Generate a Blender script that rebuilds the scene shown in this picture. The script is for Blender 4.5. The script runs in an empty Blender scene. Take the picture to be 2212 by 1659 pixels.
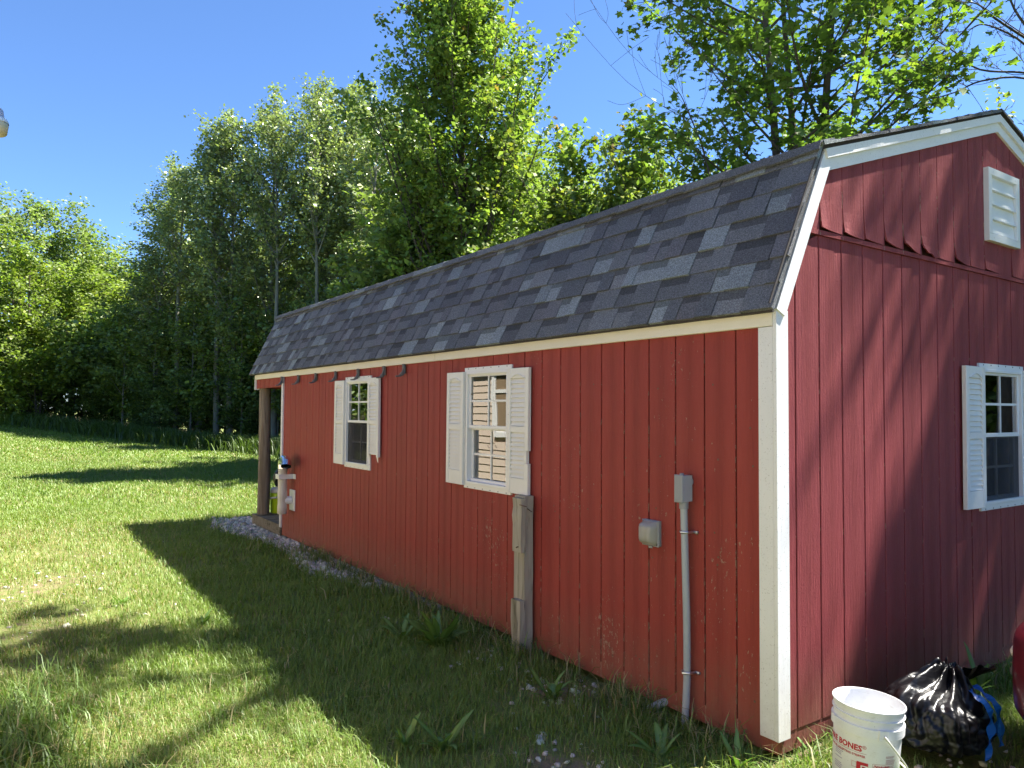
import bpy, bmesh, math, random
import numpy as np
from mathutils import Vector, Matrix, noise
R = math.radians
rnd = random.Random(7)
rng = np.random.default_rng(11)
scn = bpy.context.scene
COL = scn.collection

# ------------------------------------------------------------------ camera, sky, sun, exposure
cam_d = bpy.data.cameras.new('camera'); cam = bpy.data.objects.new('camera', cam_d); COL.objects.link(cam)
CAM = Vector((2.246, -3.128, 1.68))
cr = Vector((0.5706, 0.8212, 0.0070)).normalized(); cf = Vector((-0.8206, 0.5704, 0.0356)).normalized()
cu = cr.cross(cf)
cam.matrix_world = Matrix(((cr.x, cu.x, -cf.x, CAM.x), (cr.y, cu.y, -cf.y, CAM.y), (cr.z, cu.z, -cf.z, CAM.z), (0, 0, 0, 1)))
cam_d.sensor_width = 36.0; cam_d.lens = 36.0 * 1607 / 2212; cam_d.clip_end = 1000; cam_d.clip_start = 0.05
scn.camera = cam

SUN = Vector((0.20, 0.628, 1.0)).normalized()          # direction towards the sun
sun_el = math.asin(SUN.z); sun_az = math.atan2(SUN.x, SUN.y)
world = bpy.data.worlds.new('World'); scn.world = world; world.use_nodes = True
wn = world.node_tree.nodes; wl = world.node_tree.links
bg = wn['Background']; sky = wn.new('ShaderNodeTexSky'); sky.sky_type = 'NISHITA'; sky.sun_disc = False
sky.sun_elevation = sun_el; sky.sun_rotation = sun_az; sky.air_density = 0.8; sky.dust_density = 0.0; sky.ozone_density = 10.0
sky.altitude = 200
wl.new(sky.outputs[0], bg.inputs[0]); bg.inputs[1].default_value = 0.078
sl = bpy.data.lights.new('sun', 'SUN'); sl.energy = 5.0; sl.angle = R(0.53); sl.color = (1.0, 0.95, 0.86)
so = bpy.data.objects.new('sun', sl); COL.objects.link(so)
so.rotation_euler = SUN.to_track_quat('Z', 'Y').to_euler(); so.location = (5, 15, 25)
vs = scn.view_settings; vs.view_transform = 'Standard'; vs.look = 'None'; vs.exposure = 1.9; vs.gamma = 1.0; vs.use_curve_mapping = False
cy = scn.cycles; cy.use_denoising = True; cy.max_bounces = 6; cy.diffuse_bounces = 3; cy.glossy_bounces = 3; cy.transparent_max_bounces = 8; cy.use_adaptive_sampling = True; cy.adaptive_threshold = 0.02
cy.transmission_bounces = 4; cy.caustics_reflective = False; cy.caustics_refractive = False; cy.sample_clamp_indirect = 6

# ------------------------------------------------------------------ helpers
def smooth(a, b, x):
    t = np.clip((x - a) / (b - a), 0, 1); return t * t * (3 - 2 * t)
def gh(x, y):                                            # height of the lawn
    x = np.asarray(x, float); y = np.asarray(y, float)
    h = 0.95 * smooth(-16, -46, x) * (1 - 0.95 * smooth(-4, 9, y))
    h = h + 0.03 * smooth(0.15, 1.2, x) + 0.045 * np.exp(-(((x - 0.5) / 0.55) ** 2 + ((y + 0.05) / 0.5) ** 2)) * smooth(0.0, 0.25, x)
    h = h + 0.018 * np.sin(x * 1.7 + 0.6 * y) * np.sin(y * 1.3 + 0.4 * x + 1) * smooth(-0.1, -1.0, y)
    h = h - 0.02 * np.exp(-((y + 0.05) / 0.25) ** 2) * smooth(0.1, -0.3, x)
    return h
def ghf(x, y): return float(gh(x, y))

class NT:
    """small wrapper for building a node material"""
    def __init__(s, name):
        s.m = bpy.data.materials.new(name); s.m.use_nodes = True; s.t = s.m.node_tree; s.n = s.t.nodes
        s.n.clear(); s.out = s.n.new('ShaderNodeOutputMaterial'); s.pos = None
    def link(s, a, b): s.t.links.new(a, b)
    def put(s, sock, v):
        if hasattr(v, 'is_output') or hasattr(v, 'links'): s.link(v, sock)
        elif isinstance(v, (tuple, list)) and len(v) == 3 and sock.type == 'RGBA': sock.default_value = (*v, 1)
        else: sock.default_value = v
    def P(s):
        if s.pos is None: s.pos = s.n.new('ShaderNodeNewGeometry').outputs['Position']
        return s.pos
    def obj(s): return s.n.new('ShaderNodeTexCoord').outputs['Object']
    def scale(s, v, sc):
        n = s.n.new('ShaderNodeVectorMath'); n.operation = 'MULTIPLY'; s.link(v, n.inputs[0]); n.inputs[1].default_value = sc; return n.outputs[0]
    def noise(s, vec, sc=5, det=3, rough=0.55, dist=0.0, color=False):
        n = s.n.new('ShaderNodeTexNoise'); s.link(vec, n.inputs['Vector']); n.inputs['Scale'].default_value = sc
        n.inputs['Detail'].default_value = det; n.inputs['Roughness'].default_value = rough; n.inputs['Distortion'].default_value = dist
        return n.outputs['Color' if color else 'Fac']
    def voro(s, vec, sc=5, feat='F1', out='Distance'):
        n = s.n.new('ShaderNodeTexVoronoi'); s.link(vec, n.inputs['Vector']); n.feature = feat; n.inputs['Scale'].default_value = sc; return n.outputs[out]
    def wave(s, vec, sc=5, dist=2, det=2, dsc=1, axis='X', typ='BANDS'):
        n = s.n.new('ShaderNodeTexWave'); s.link(vec, n.inputs['Vector']); n.wave_type = typ; n.bands_direction = axis
        n.inputs['Scale'].default_value = sc; n.inputs['Distortion'].default_value = dist; n.inputs['Detail'].default_value = det
        n.inputs['Detail Scale'].default_value = dsc; return n.outputs['Fac']
    def math(s, op, a, b=0.0, c=None, clamp=False):
        n = s.n.new('ShaderNodeMath'); n.operation = op; n.use_clamp = clamp; s.put(n.inputs[0], a); s.put(n.inputs[1], b)
        if c is not None: s.put(n.inputs[2], c)
        return n.outputs[0]
    def ramp(s, fac, stops, interp='LINEAR'):
        n = s.n.new('ShaderNodeValToRGB'); s.link(fac, n.inputs[0]); e = n.color_ramp.elements; n.color_ramp.interpolation = interp
        while len(e) < len(stops): e.new(0.5)
        for i, (p, c) in enumerate(stops):
            e[i].position = p; e[i].color = (*c, 1) if isinstance(c, (tuple, list)) else (c, c, c, 1)
        return n.outputs[0]
    def mix(s, fac, a, b, mode='MIX'):
        n = s.n.new('ShaderNodeMix'); n.data_type = 'RGBA'; n.blend_type = mode; n.clamp_factor = True
        s.put(n.inputs[0], fac); s.put(n.inputs[6], a); s.put(n.inputs[7], b); return n.outputs[2]
    def attr(s, name='col'):
        n = s.n.new('ShaderNodeAttribute'); n.attribute_name = name; return n.outputs['Color']
    def sep(s, v):
        n = s.n.new('ShaderNodeSeparateXYZ'); s.link(v, n.inputs[0]); return n.outputs
    def bump(s, h, strength=0.3, dist=0.01, normal=None):
        n = s.n.new('ShaderNodeBump'); s.link(h, n.inputs['Height']); n.inputs['Strength'].default_value = strength; n.inputs['Distance'].default_value = dist
        if normal is not None: s.link(normal, n.inputs['Normal'])
        return n.outputs[0]
    def bsdf(s, color=(.5, .5, .5), rough=0.6, metal=0.0, spec=0.5, normal=None, **kw):
        n = s.n.new('ShaderNodeBsdfPrincipled'); s.put(n.inputs['Base Color'], color); s.put(n.inputs['Roughness'], rough)
        n.inputs['Metallic'].default_value = metal; n.inputs['Specular IOR Level'].default_value = spec
        for k, v in kw.items(): s.put(n.inputs[k], v)
        if normal is not None: s.link(normal, n.inputs['Normal'])
        s.link(n.outputs[0], s.out.inputs[0]); return n
    def done(s, sh=None):
        if sh is not None: s.link(sh, s.out.inputs[0])
        return s.m

MATS = {}
def simple(name, color, rough=0.6, metal=0.0, spec=0.5, nscale=40, amt=0.12, bstr=0.08, **kw):
    t = NT(name); p = t.P(); n1 = t.noise(p, nscale, 4); n2 = t.noise(p, nscale / 8, 3)
    f = t.math('ADD', t.math('MULTIPLY', n1, 0.5), t.math('MULTIPLY', n2, 0.5))
    c = t.mix(f, tuple(max(0, v * (1 - 2 * amt)) for v in color), tuple(min(1, v * (1 + 2 * amt)) for v in color))
    t.bsdf(c, rough, metal, spec, t.bump(n1, bstr, 0.004), **kw); MATS[name] = t.m; return t.m

class MB:
    """collects faces for one mesh object"""
    def __init__(s): s.v = []; s.f = []; s.c = []
    def add(s, vs, fs, col=None):
        o = len(s.v); s.v += [tuple(v) for v in vs]; s.f += [tuple(i + o for i in f) for f in fs]
        s.c += [col] * len(fs); return s
    def box(s, x0, x1, y0, y1, z0, z1, col=None):
        return s.add([(x0, y0, z0), (x1, y0, z0), (x1, y1, z0), (x0, y1, z0), (x0, y0, z1), (x1, y0, z1), (x1, y1, z1), (x0, y1, z1)],
                     [(0, 3, 2, 1), (4, 5, 6, 7), (0, 1, 5, 4), (1, 2, 6, 5), (2, 3, 7, 6), (3, 0, 4, 7)], col)
    def cbox(s, x0, x1, y0, y1, z0, z1, b=0.004):         # box with its front (-Y) edges chamfered
        v = [(x0, y1, z0), (x1, y1, z0), (x1, y1, z1), (x0, y1, z1), (x0, y0 + b, z0), (x1, y0 + b, z0), (x1, y0 + b, z1), (x0, y0 + b, z1),
             (x0 + b, y0, z0 + b), (x1 - b, y0, z0 + b), (x1 - b, y0, z1 - b), (x0 + b, y0, z1 - b)]
        return s.add(v, [(3, 2, 1, 0), (0, 1, 5, 4), (1, 2, 6, 5), (2, 3, 7, 6), (3, 0, 4, 7), (4, 5, 9, 8), (5, 6, 10, 9), (6, 7, 11, 10), (7, 4, 8, 11), (8, 9, 10, 11)])
    def prism(s, poly, a0, a1, axis):                     # polygon extruded along an axis: 'x' poly=(y,z), 'y' poly=(x,z), 'z' poly=(x,y)
        n = len(poly); mk = {'x': lambda p, a: (a, p[0], p[1]), 'y': lambda p, a: (p[0], a, p[1]), 'z': lambda p, a: (p[0], p[1], a)}[axis]
        v = [mk(p, a0) for p in poly] + [mk(p, a1) for p in poly]
        fs = [tuple(range(n)), tuple(range(2 * n - 1, n - 1, -1))] + [(i, i + n, (i + 1) % n + n, (i + 1) % n) for i in range(n)]
        return s.add(v, fs)
    def tube(s, pts, rad, n=8, cap=True):
        pts = [Vector(p) for p in pts]; m = len(pts); rad = [rad] * m if isinstance(rad, (int, float)) else rad
        o = len(s.v); ref = None; up = Vector((0, 0, 1))
        for i, p in enumerate(pts):
            d = (pts[min(i + 1, m - 1)] - pts[max(i - 1, 0)]); d = d.normalized() if d.length > 1e-9 else up
            if ref is None:
                ref = d.orthogonal().normalized()
            ref = (ref - d * ref.dot(d)); ref = ref.normalized() if ref.length > 1e-6 else d.orthogonal().normalized()
            b = d.cross(ref)
            for k in range(n):
                a = 2 * math.pi * k / n
                s.v.append(tuple(p + (ref * math.cos(a) + b * math.sin(a)) * rad[i]))
        for i in range(m - 1):
            for k in range(n):
                s.f.append((o + i * n + k, o + i * n + (k + 1) % n, o + (i + 1) * n + (k + 1) % n, o + (i + 1) * n + k)); s.c.append(None)
        if cap:
            s.f.append(tuple(o + k for k in range(n - 1, -1, -1))); s.f.append(tuple(o + (m - 1) * n + k for k in range(n))); s.c += [None, None]
        return s
    def lathe(s, prof, n=32, c=(0, 0, 0)):                 # profile (radius, z)
        o = len(s.v); m = len(prof)
        for r, z in prof:
            for k in range(n):
                a = 2 * math.pi * k / n; s.v.append((c[0] + r * math.cos(a), c[1] + r * math.sin(a), c[2] + z))
        for i in range(m - 1):
            for k in range(n):
                s.f.append((o + i * n + k, o + i * n + (k + 1) % n, o + (i + 1) * n + (k + 1) % n, o + (i + 1) * n + k)); s.c.append(None)
        return s
    def mesh(s, name, mat, smooth_=False):
        me = bpy.data.meshes.new(name); me.from_pydata(s.v, [], s.f)
        if any(c is not None for c in s.c):
            ca = me.color_attributes.new('col', 'FLOAT_COLOR', 'CORNER')
            buf = []
            for f, c in zip(s.f, s.c): buf += list((*(c or (1, 1, 1)), 1)) * len(f)
            ca.data.foreach_set('color', buf)
        if mat: me.materials.append(mat)
        if smooth_: me.polygons.foreach_set('use_smooth', [True] * len(me.polygons))
        me.update(); return me
def fix_normals(me):
    b = bmesh.new(); b.from_mesh(me); bmesh.ops.recalc_face_normals(b, faces=b.faces); b.to_mesh(me); b.free(); return me
def obj(name, me, parent=None, loc=None, rot=None, scale=None, keep_world=False):
    if isinstance(me, MB): raise TypeError
    o = bpy.data.objects.new(name, me); COL.objects.link(o)
    if loc is not None: o.location = loc
    if rot is not None: o.rotation_euler = rot
    if scale is not None: o.scale = scale
    if parent is not None:
        o.parent = parent
        if keep_world: o.matrix_parent_inverse = Matrix.Translation(parent.location).inverted()
    return o
def tag(o, label=None, cat=None, group=None, kind=None):
    if label: o['label'] = label
    if cat: o['category'] = cat
    if group: o['group'] = group
    if kind: o['kind'] = kind
    return o
def thing(name, label, cat, loc=(0, 0, 0), rot=(0, 0, 0), group=None):
    return tag(obj(name, None, None, loc, rot), label, cat, group)
def np_mesh(name, verts, faces, mat, cols=None, smooth_=False):   # faces: (M,3) or (M,4) array; cols per vertex
    me = bpy.data.meshes.new(name); k = faces.shape[1]; nv = len(verts); nf = len(faces)
    me.vertices.add(nv); me.vertices.foreach_set('co', np.ascontiguousarray(verts, np.float32).ravel())
    me.loops.add(nf * k); me.loops.foreach_set('vertex_index', np.ascontiguousarray(faces, np.int32).ravel())
    me.polygons.add(nf); me.polygons.foreach_set('loop_start', np.arange(0, nf * k, k, dtype=np.int32))
    if smooth_: me.polygons.foreach_set('use_smooth', np.ones(nf, bool))
    me.update(calc_edges=True)
    if cols is not None:
        ca = me.color_attributes.new('col', 'FLOAT_COLOR', 'POINT')
        ca.data.foreach_set('color', np.hstack([cols, np.ones((nv, 1))]).astype(np.float32).ravel())
    me.materials.append(mat); return me

# ------------------------------------------------------------------ materials
GX0, GP = -0.240, 0.2065                                   # first groove and groove pitch on the long wall
def siding_mat(name, long_wall):
    t = NT(name); p = t.P(); ax = t.sep(p); u = ax[0] if long_wall else ax[1]; z = ax[2]
    q = t.scale(p, (1, 1, 0.09))
    grain = t.noise(q, 70, 4, 0.6, 0.4)
    # cathedral grain in the middle of each board
    board = t.math('DIVIDE', t.math('SUBTRACT', u, GX0 if long_wall else 0.366), GP)
    bi = t.math('FLOOR', board); fr = t.math('SUBTRACT', t.math('FRACT', board), 0.5)
    cv = t.n.new('ShaderNodeCombineXYZ')
    t.link(fr, cv.inputs[0]); t.link(t.math('ADD', t.math('MULTIPLY', z, 0.16), t.math('MULTIPLY', bi, 7.31)), cv.inputs[1])
    cath = t.wave(cv.outputs[0], 11, 5.0, 2, 1.1, 'X')
    centre = t.math('SUBTRACT', 1.0, t.math('MULTIPLY', t.math('ABSOLUTE', fr), 3.2), clamp=True)
    rel = t.math('ADD', t.math('MULTIPLY', grain, 0.75), t.math('MULTIPLY', t.math('MULTIPLY', cath, centre), 0.40))
    fine = t.noise(t.scale(p, (1, 1, 0.35)), 220, 2)
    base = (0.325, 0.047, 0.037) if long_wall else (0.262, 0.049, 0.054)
    big = t.noise(t.scale(p, (1, 1, 0.3)), 1.6, 4)
    brand = t.n.new('ShaderNodeTexWhiteNoise'); brand.noise_dimensions = '1D'; t.link(bi, brand.inputs['W'])
    tone = t.math('ADD', t.math('MULTIPLY', big, 0.5), t.math('MULTIPLY', brand.outputs['Value'], 0.4))
    c = t.mix(tone, tuple(v * 0.86 for v in base), tuple(v * 1.13 for v in base))
    c = t.mix(t.math('MULTIPLY', grain, 0.22), c, tuple(v * 0.62 for v in base))
    c = t.mix(t.math('MULTIPLY', t.math('MULTIPLY', t.ramp(cath, [(0.55, 0.0), (0.9, 1.0)]), centre), 0.20), c, tuple(v * 0.5 for v in base))
    # chalky streaks below old nail heads
    ch = t.noise(t.scale(p, (1, 1, 0.12)), 9, 3)
    c = t.mix(t.math('MULTIPLY', t.ramp(ch, [(0.60, 0.0), (0.80, 1.0)]), 0.10), c, (0.36, 0.13, 0.10))
    # chips: along the grooves and scattered, thicker low on the wall
    edge = t.math('SUBTRACT', 1.0, t.math('MULTIPLY', t.math('SUBTRACT', 0.5, t.math('ABSOLUTE', fr)), 10.0), clamp=True)
    n1 = t.noise(t.scale(p, (1, 1, 0.28)), 75, 3, 0.6); n2 = t.noise(p, 2.2, 3); n3 = t.noise(t.scale(p, (1, 1, 0.5)), 52, 4, 0.7)
    low = t.math('SUBTRACT', 1.15, t.math('MULTIPLY', z, 0.42), clamp=True)
    near = t.math('ADD', 1.0, t.math('MULTIPLY', ax[0], 0.20), clamp=True)
    amt = t.math('MULTIPLY', low, near) if long_wall else 0.25
    e1 = t.math('GREATER_THAN', t.math('MULTIPLY', t.math('MULTIPLY', n1, edge), t.math('ADD', 0.80, t.math('MULTIPLY', amt, 0.26))), 0.43)
    sc = t.math('GREATER_THAN', t.math('ADD', t.math('ADD', n3, t.math('MULTIPLY', t.math('SUBTRACT', n2, 0.5), 0.55)), t.math('MULTIPLY', amt, 0.10)), 0.735 if long_wall else 0.86)
    chip = t.math('MAXIMUM', e1, sc)
    c = t.mix(t.math('MULTIPLY', chip, 0.8), c, t.mix(n1, (0.52, 0.40, 0.30), (0.30, 0.17, 0.12)))
    spl = t.math('MULTIPLY', t.math('SUBTRACT', 0.50, z, clamp=True), 1.9)           # rain splash of soil at the foot of the wall
    c = t.mix(t.math('MULTIPLY', spl, t.noise(p, 14, 4)), c, (0.20, 0.13, 0.085))
    h = t.math('SUBTRACT', t.math('ADD', rel, t.math('MULTIPLY', fine, 0.35)), t.math('MULTIPLY', chip, 0.7))
    t.bsdf(c, t.math('ADD', 0.50, t.math('MULTIPLY', grain, 0.25)), 0, 0.35, t.bump(h, 0.8, 0.007 if long_wall else 0.009))
    return t.m
M_GROOVE = simple('stained_groove', (0.055, 0.016, 0.013), 0.9, nscale=60, amt=0.3)
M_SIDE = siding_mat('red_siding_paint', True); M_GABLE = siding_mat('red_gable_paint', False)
def trim_mat(name, c1, c2, speck=0.5, axis=(1, 1, 0.1)):
    t = NT(name); p = t.P(); g = t.noise(t.scale(p, axis), 90, 4, 0.6); b = t.noise(p, 3, 4); s_ = t.noise(p, 130, 2)
    c = t.mix(b, c1, c2); sp = t.ramp(s_, [(0.64, 0.0), (0.70, 1.0)])
    c = t.mix(t.math('MULTIPLY', sp, speck), c, (0.33, 0.30, 0.26))
    z = t.sep(p)[2]; dirt = t.math('MULTIPLY', t.math('SUBTRACT', 0.55, z, clamp=True), t.math('MULTIPLY', t.noise(p, 25, 4), 0.9))
    c = t.mix(dirt, c, (0.25, 0.21, 0.16))
    t.bsdf(c, 0.6, 0, 0.3, t.bump(g, 0.45, 0.004)); return t.m
M_TRIM = trim_mat('white_trim_paint', (0.74, 0.74, 0.73), (0.83, 0.83, 0.82))
M_FASCIA = trim_mat('cream_fascia_paint', (0.76, 0.70, 0.56), (0.82, 0.79, 0.69), 0.3, (0.1, 1, 1))
M_VINYL = simple('white_vinyl', (0.80, 0.80, 0.78), 0.4, amt=0.02, bstr=0.03)
def shutter_mat():
    t = NT('shutter_vinyl'); p = t.P(); sp = t.ramp(t.noise(p, 150, 2), [(0.66, 0.0), (0.72, 1.0)]); b = t.noise(p, 6, 3)
    msk = t.ramp(t.noise(t.scale(p, (1, 1, 0.4)), 5, 3), [(0.48, 0.0), (0.62, 1.0)])
    c = t.mix(b, (0.76, 0.74, 0.67), (0.82, 0.81, 0.77)); c = t.mix(t.math('MULTIPLY', sp, t.math('MULTIPLY', msk, 0.75)), c, (0.20, 0.18, 0.14))
    t.bsdf(c, 0.5, 0, 0.4, t.bump(t.noise(t.scale(p, (.3, .3, 1)), 120, 3), 0.12, 0.002)); return t.m
M_SHUT = shutter_mat()
def shingle_mat():
    t = NT('asphalt_granules'); p = t.P(); a = t.attr('col'); g = t.noise(p, 130, 3, 0.8); v = t.voro(p, 200); b = t.noise(p, 4, 3)
    k = t.ramp(g, [(0.30, 0.40), (0.5, 0.92), (0.70, 1.9)])
    c = t.mix(1.0, a, k, 'MULTIPLY'); c = t.mix(t.math('MULTIPLY', b, 0.25), c, (0.10, 0.10, 0.10))
    t.bsdf(c, 0.85, 0, 0.3, t.bump(t.math('ADD', v, g), 0.6, 0.004)); return t.m
M_SHINGLE = shingle_mat()
def wood_mat(name, c1, c2, c3, axis=(1, 1, 0.06), sc=45, knots=True):
    t = NT(name); p = t.P(); q = t.scale(p, axis); g = t.noise(q, sc, 5, 0.65, 0.5); w = t.noise(q, sc * 0.25, 3, 0.6, 1.0)
    c = t.mix(g, c1, c2); c = t.mix(t.ramp(w, [(0.5, 0.0), (0.68, 1.0)]), c, c3)
    cr_ = t.ramp(t.noise(q, sc * 0.6, 2, 0.5, 2.0), [(0.28, 1.0), (0.36, 0.0)])
    c = t.mix(t.math('MULTIPLY', cr_, 0.8), c, tuple(v * 0.25 for v in c1))
    t.bsdf(c, 0.85, 0, 0.2, t.bump(t.math('SUBTRACT', g, t.math('MULTIPLY', cr_, 0.8)), 0.7, 0.006)); return t.m
M_LOG = wood_mat('weathered_log', (0.16, 0.13, 0.10), (0.33, 0.27, 0.21), (0.10, 0.075, 0.055))
M_GREYWOOD = wood_mat('grey_weathered_wood', (0.27, 0.245, 0.20), (0.50, 0.46, 0.37), (0.20, 0.185, 0.125))
M_DECK = wood_mat('deck_wood', (0.16, 0.135, 0.10), (0.27, 0.235, 0.18), (0.10, 0.09, 0.06), (1, 0.06, 1))
M_PLY = simple('plywood', (0.42, 0.25, 0.10), 0.7, nscale=14, amt=0.12)
M_DARK = simple('dark_interior', (0.06, 0.05, 0.045), 0.9)
M_GREYPVC = simple('grey_conduit_pvc', (0.36, 0.39, 0.43), 0.45, amt=0.05)
M_GREYPVC2 = simple('grey_box_plastic', (0.27, 0.285, 0.31), 0.5, amt=0.05)
M_WHITEPVC = simple('white_pipe_pvc', (0.62, 0.57, 0.48), 0.45, amt=0.05, nscale=18)
M_GALV = simple('galvanised_steel', (0.72, 0.73, 0.75), 0.18, 1.0, nscale=60, amt=0.06)
M_ZINC = simple('zinc_strap', (0.60, 0.61, 0.63), 0.35, 1.0, amt=0.08)
M_BRACKET = simple('grey_bracket_plastic', (0.15, 0.15, 0.155), 0.6, amt=0.15)
M_SCREW = simple('screw_head', (0.12, 0.11, 0.10), 0.45, 0.7)
M_STEEL = simple('rusty_nail', (0.20, 0.13, 0.09), 0.6, 0.6)
M_LIME = simple('lime_cooler_plastic', (0.50, 0.72, 0.015), 0.42, amt=0.05)
M_COOLW = simple('cooler_white_plastic', (0.66, 0.66, 0.60), 0.45, amt=0.04)
M_BLACKP = simple('black_plastic', (0.012, 0.012, 0.013), 0.4)
M_COVER = None
def cover_mat():
    t = NT('smoky_clear_plastic'); p = t.P(); d = t.bsdf((0.42, 0.41, 0.38), 0.3, 0, 0.5, t.bump(t.noise(p, 30, 3), 0.1, 0.004))
    d.inputs['Transmission Weight'].default_value = 0.25; return t.m
M_COVER = cover_mat()
def glass_mat(name, tint=(0.9, 0.92, 0.92), wob=0.035):
    t = NT(name); p = t.P(); tr = t.n.new('ShaderNodeBsdfTransparent'); tr.inputs[0].default_value = (*tint, 1)
    gl = t.n.new('ShaderNodeBsdfGlossy'); gl.inputs['Roughness'].default_value = 0.0; gl.inputs['Color'].default_value = (1, 1, 1, 1)
    nb = t.bump(t.noise(p, 3.0, 1), wob, 0.012); t.link(nb, gl.inputs['Normal'])
    fr = t.n.new('ShaderNodeFresnel'); fr.inputs['IOR'].default_value = 1.75
    mx = t.n.new('ShaderNodeMixShader'); t.link(t.math('MULTIPLY', fr.outputs[0], 2.1, clamp=True), mx.inputs[0]); t.link(tr.outputs[0], mx.inputs[1]); t.link(gl.outputs[0], mx.inputs[2])
    return t.done(mx.outputs[0])
M_GLASS = glass_mat('window_glass')
def screen_mat():
    t = NT('insect_screen'); tr = t.n.new('ShaderNodeBsdfTransparent'); d = t.n.new('ShaderNodeBsdfDiffuse'); d.inputs[0].default_value = (0.06, 0.06, 0.065, 1)
    mx = t.n.new('ShaderNodeMixShader'); mx.inputs[0].default_value = 0.5; t.link(tr.outputs[0], mx.inputs[1]); t.link(d.outputs[0], mx.inputs[2]); return t.done(mx.outputs[0])
M_SCREEN = screen_mat()
def leaf_mat(name, trans=0.48, rough=0.55, gloss=0.05):
    t = NT(name); c = t.attr('col'); df = t.n.new('ShaderNodeBsdfDiffuse'); t.link(c, df.inputs[0])
    tl = t.n.new('ShaderNodeBsdfTranslucent'); t.link(t.mix(1.0, c, (1.02, 1.16, 0.50), 'MULTIPLY'), tl.inputs[0])
    m1 = t.n.new('ShaderNodeMixShader'); m1.inputs[0].default_value = trans; t.link(df.outputs[0], m1.inputs[1]); t.link(tl.outputs[0], m1.inputs[2])
    gl = t.n.new('ShaderNodeBsdfGlossy'); gl.inputs['Roughness'].default_value = rough; gl.inputs['Color'].default_value = (0.7, 0.75, 0.65, 1)
    m2 = t.n.new('ShaderNodeMixShader'); m2.inputs[0].default_value = gloss; t.link(m1.outputs[0], m2.inputs[1]); t.link(gl.outputs[0], m2.inputs[2])
    return t.done(m2.outputs[0])
M_GLOSSY = leaf_mat('glossy_aspen_leaf', 0.40, 0.32, 0.15); M_LEAF = leaf_mat('tree_leaf'); M_GRASS = leaf_mat('grass_blade', 0.38, 0.5, 0.05); M_WEED = leaf_mat('weed_leaf', 0.3, 0.45, 0.06)
def bark_mat(name, c1, c2, sc=18):
    t = NT(name); p = t.P(); g = t.noise(t.scale(p, (1, 1, 0.25)), sc, 5, 0.65); t.bsdf(t.mix(g, c1, c2), 0.9, 0, 0.2, t.bump(g, 0.8, 0.03)); return t.m
M_BARK = bark_mat('brown_bark', (0.045, 0.036, 0.028), (0.15, 0.12, 0.095)); M_ASPEN = bark_mat('pale_aspen_bark', (0.10, 0.095, 0.075), (0.34, 0.325, 0.27), 9)
M_BARE = bark_mat('grey_bare_bark', (0.05, 0.042, 0.036), (0.12, 0.105, 0.09))
def ground_mat():
    t = NT('lawn_soil'); p = t.P(); n1 = t.noise(p, 0.5, 5, 0.6); n2 = t.noise(p, 7, 5, 0.65); n3 = t.noise(p, 60, 3, 0.7)
    grass = t.mix(n2, (0.13, 0.175, 0.045), (0.22, 0.265, 0.08)); soil = t.mix(n3, (0.16, 0.115, 0.072), (0.34, 0.27, 0.18))
    thatch = t.mix(n3, (0.11, 0.115, 0.04), (0.20, 0.18, 0.085))
    a = t.attr('col'); s3 = t.n.new('ShaderNodeSeparateColor'); t.link(a, s3.inputs[0])
    c = t.mix(t.ramp(n1, [(0.4, 0.15), (0.65, 0.7)]), grass, thatch)
    bare = t.ramp(t.math('ADD', s3.outputs[0], t.math('MULTIPLY', t.math('SUBTRACT', n2, 0.5), 0.9)), [(0.42, 0.0), (0.62, 1.0)])
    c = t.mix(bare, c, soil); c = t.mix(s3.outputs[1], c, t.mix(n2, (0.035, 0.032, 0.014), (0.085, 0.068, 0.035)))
    t.bsdf(c, 0.95, 0, 0.1, t.bump(t.math('ADD', n3, n2), 0.7, 0.03)); return t.m
M_GROUND = ground_mat()
def stone_mat():
    t = NT('limestone_chips'); p = t.P(); a = t.attr('col'); n = t.noise(p, 60, 4); t.bsdf(t.mix(1.0, a, t.ramp(n, [(0.3, 0.7), (0.7, 1.15)]), 'MULTIPLY'), 0.9, 0, 0.2, t.bump(n, 0.4, 0.004)); return t.m
M_STONE = stone_mat()

# ------------------------------------------------------------------ ground
def bare_amount(x, y):                                      # where the lawn is worn down to soil
    b = np.zeros_like(x)
    for (cx, cy_, r, a) in [(-6.0, -2.75, 1.3, 0.50), (-7.6, -2.5, 1.1, 0.42), (-4.6, -2.75, 0.9, 0.46), (-5.3, -2.15, 0.5, 0.45), (-3.6, -2.95, 0.5, 0.45), (-1.25, -0.30, 0.40, 0.62), (-0.55, -0.92, 0.32, 0.60),
                            (-2.1, -0.25, 0.35, 0.45), (0.45, 0.15, 0.55, 0.50), (0.85, 0.65, 0.7, 0.50), (-2.3, -2.75, 0.35, 0.40), (-9.5, -2.9, 1.1, 0.3), (-0.2, -0.25, 0.2, 0.3)]:
        b = np.maximum(b, a * np.exp(-(((x - cx) ** 2 + (y - cy_) ** 2) / r ** 2)))
    return b
def gravel_amount(x, y):
    edge = -0.31 - 0.09 * np.sin(x * 2.1) - 0.16 * smooth(-7.5, -9.0, x) + 0.22 * smooth(-5.5, -3.6, x)
    return smooth(-3.0, -4.2, x) * smooth(-9.75, -9.3, x) * smooth(-0.12, 0.12, y - edge) * (y < 0.2)
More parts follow.
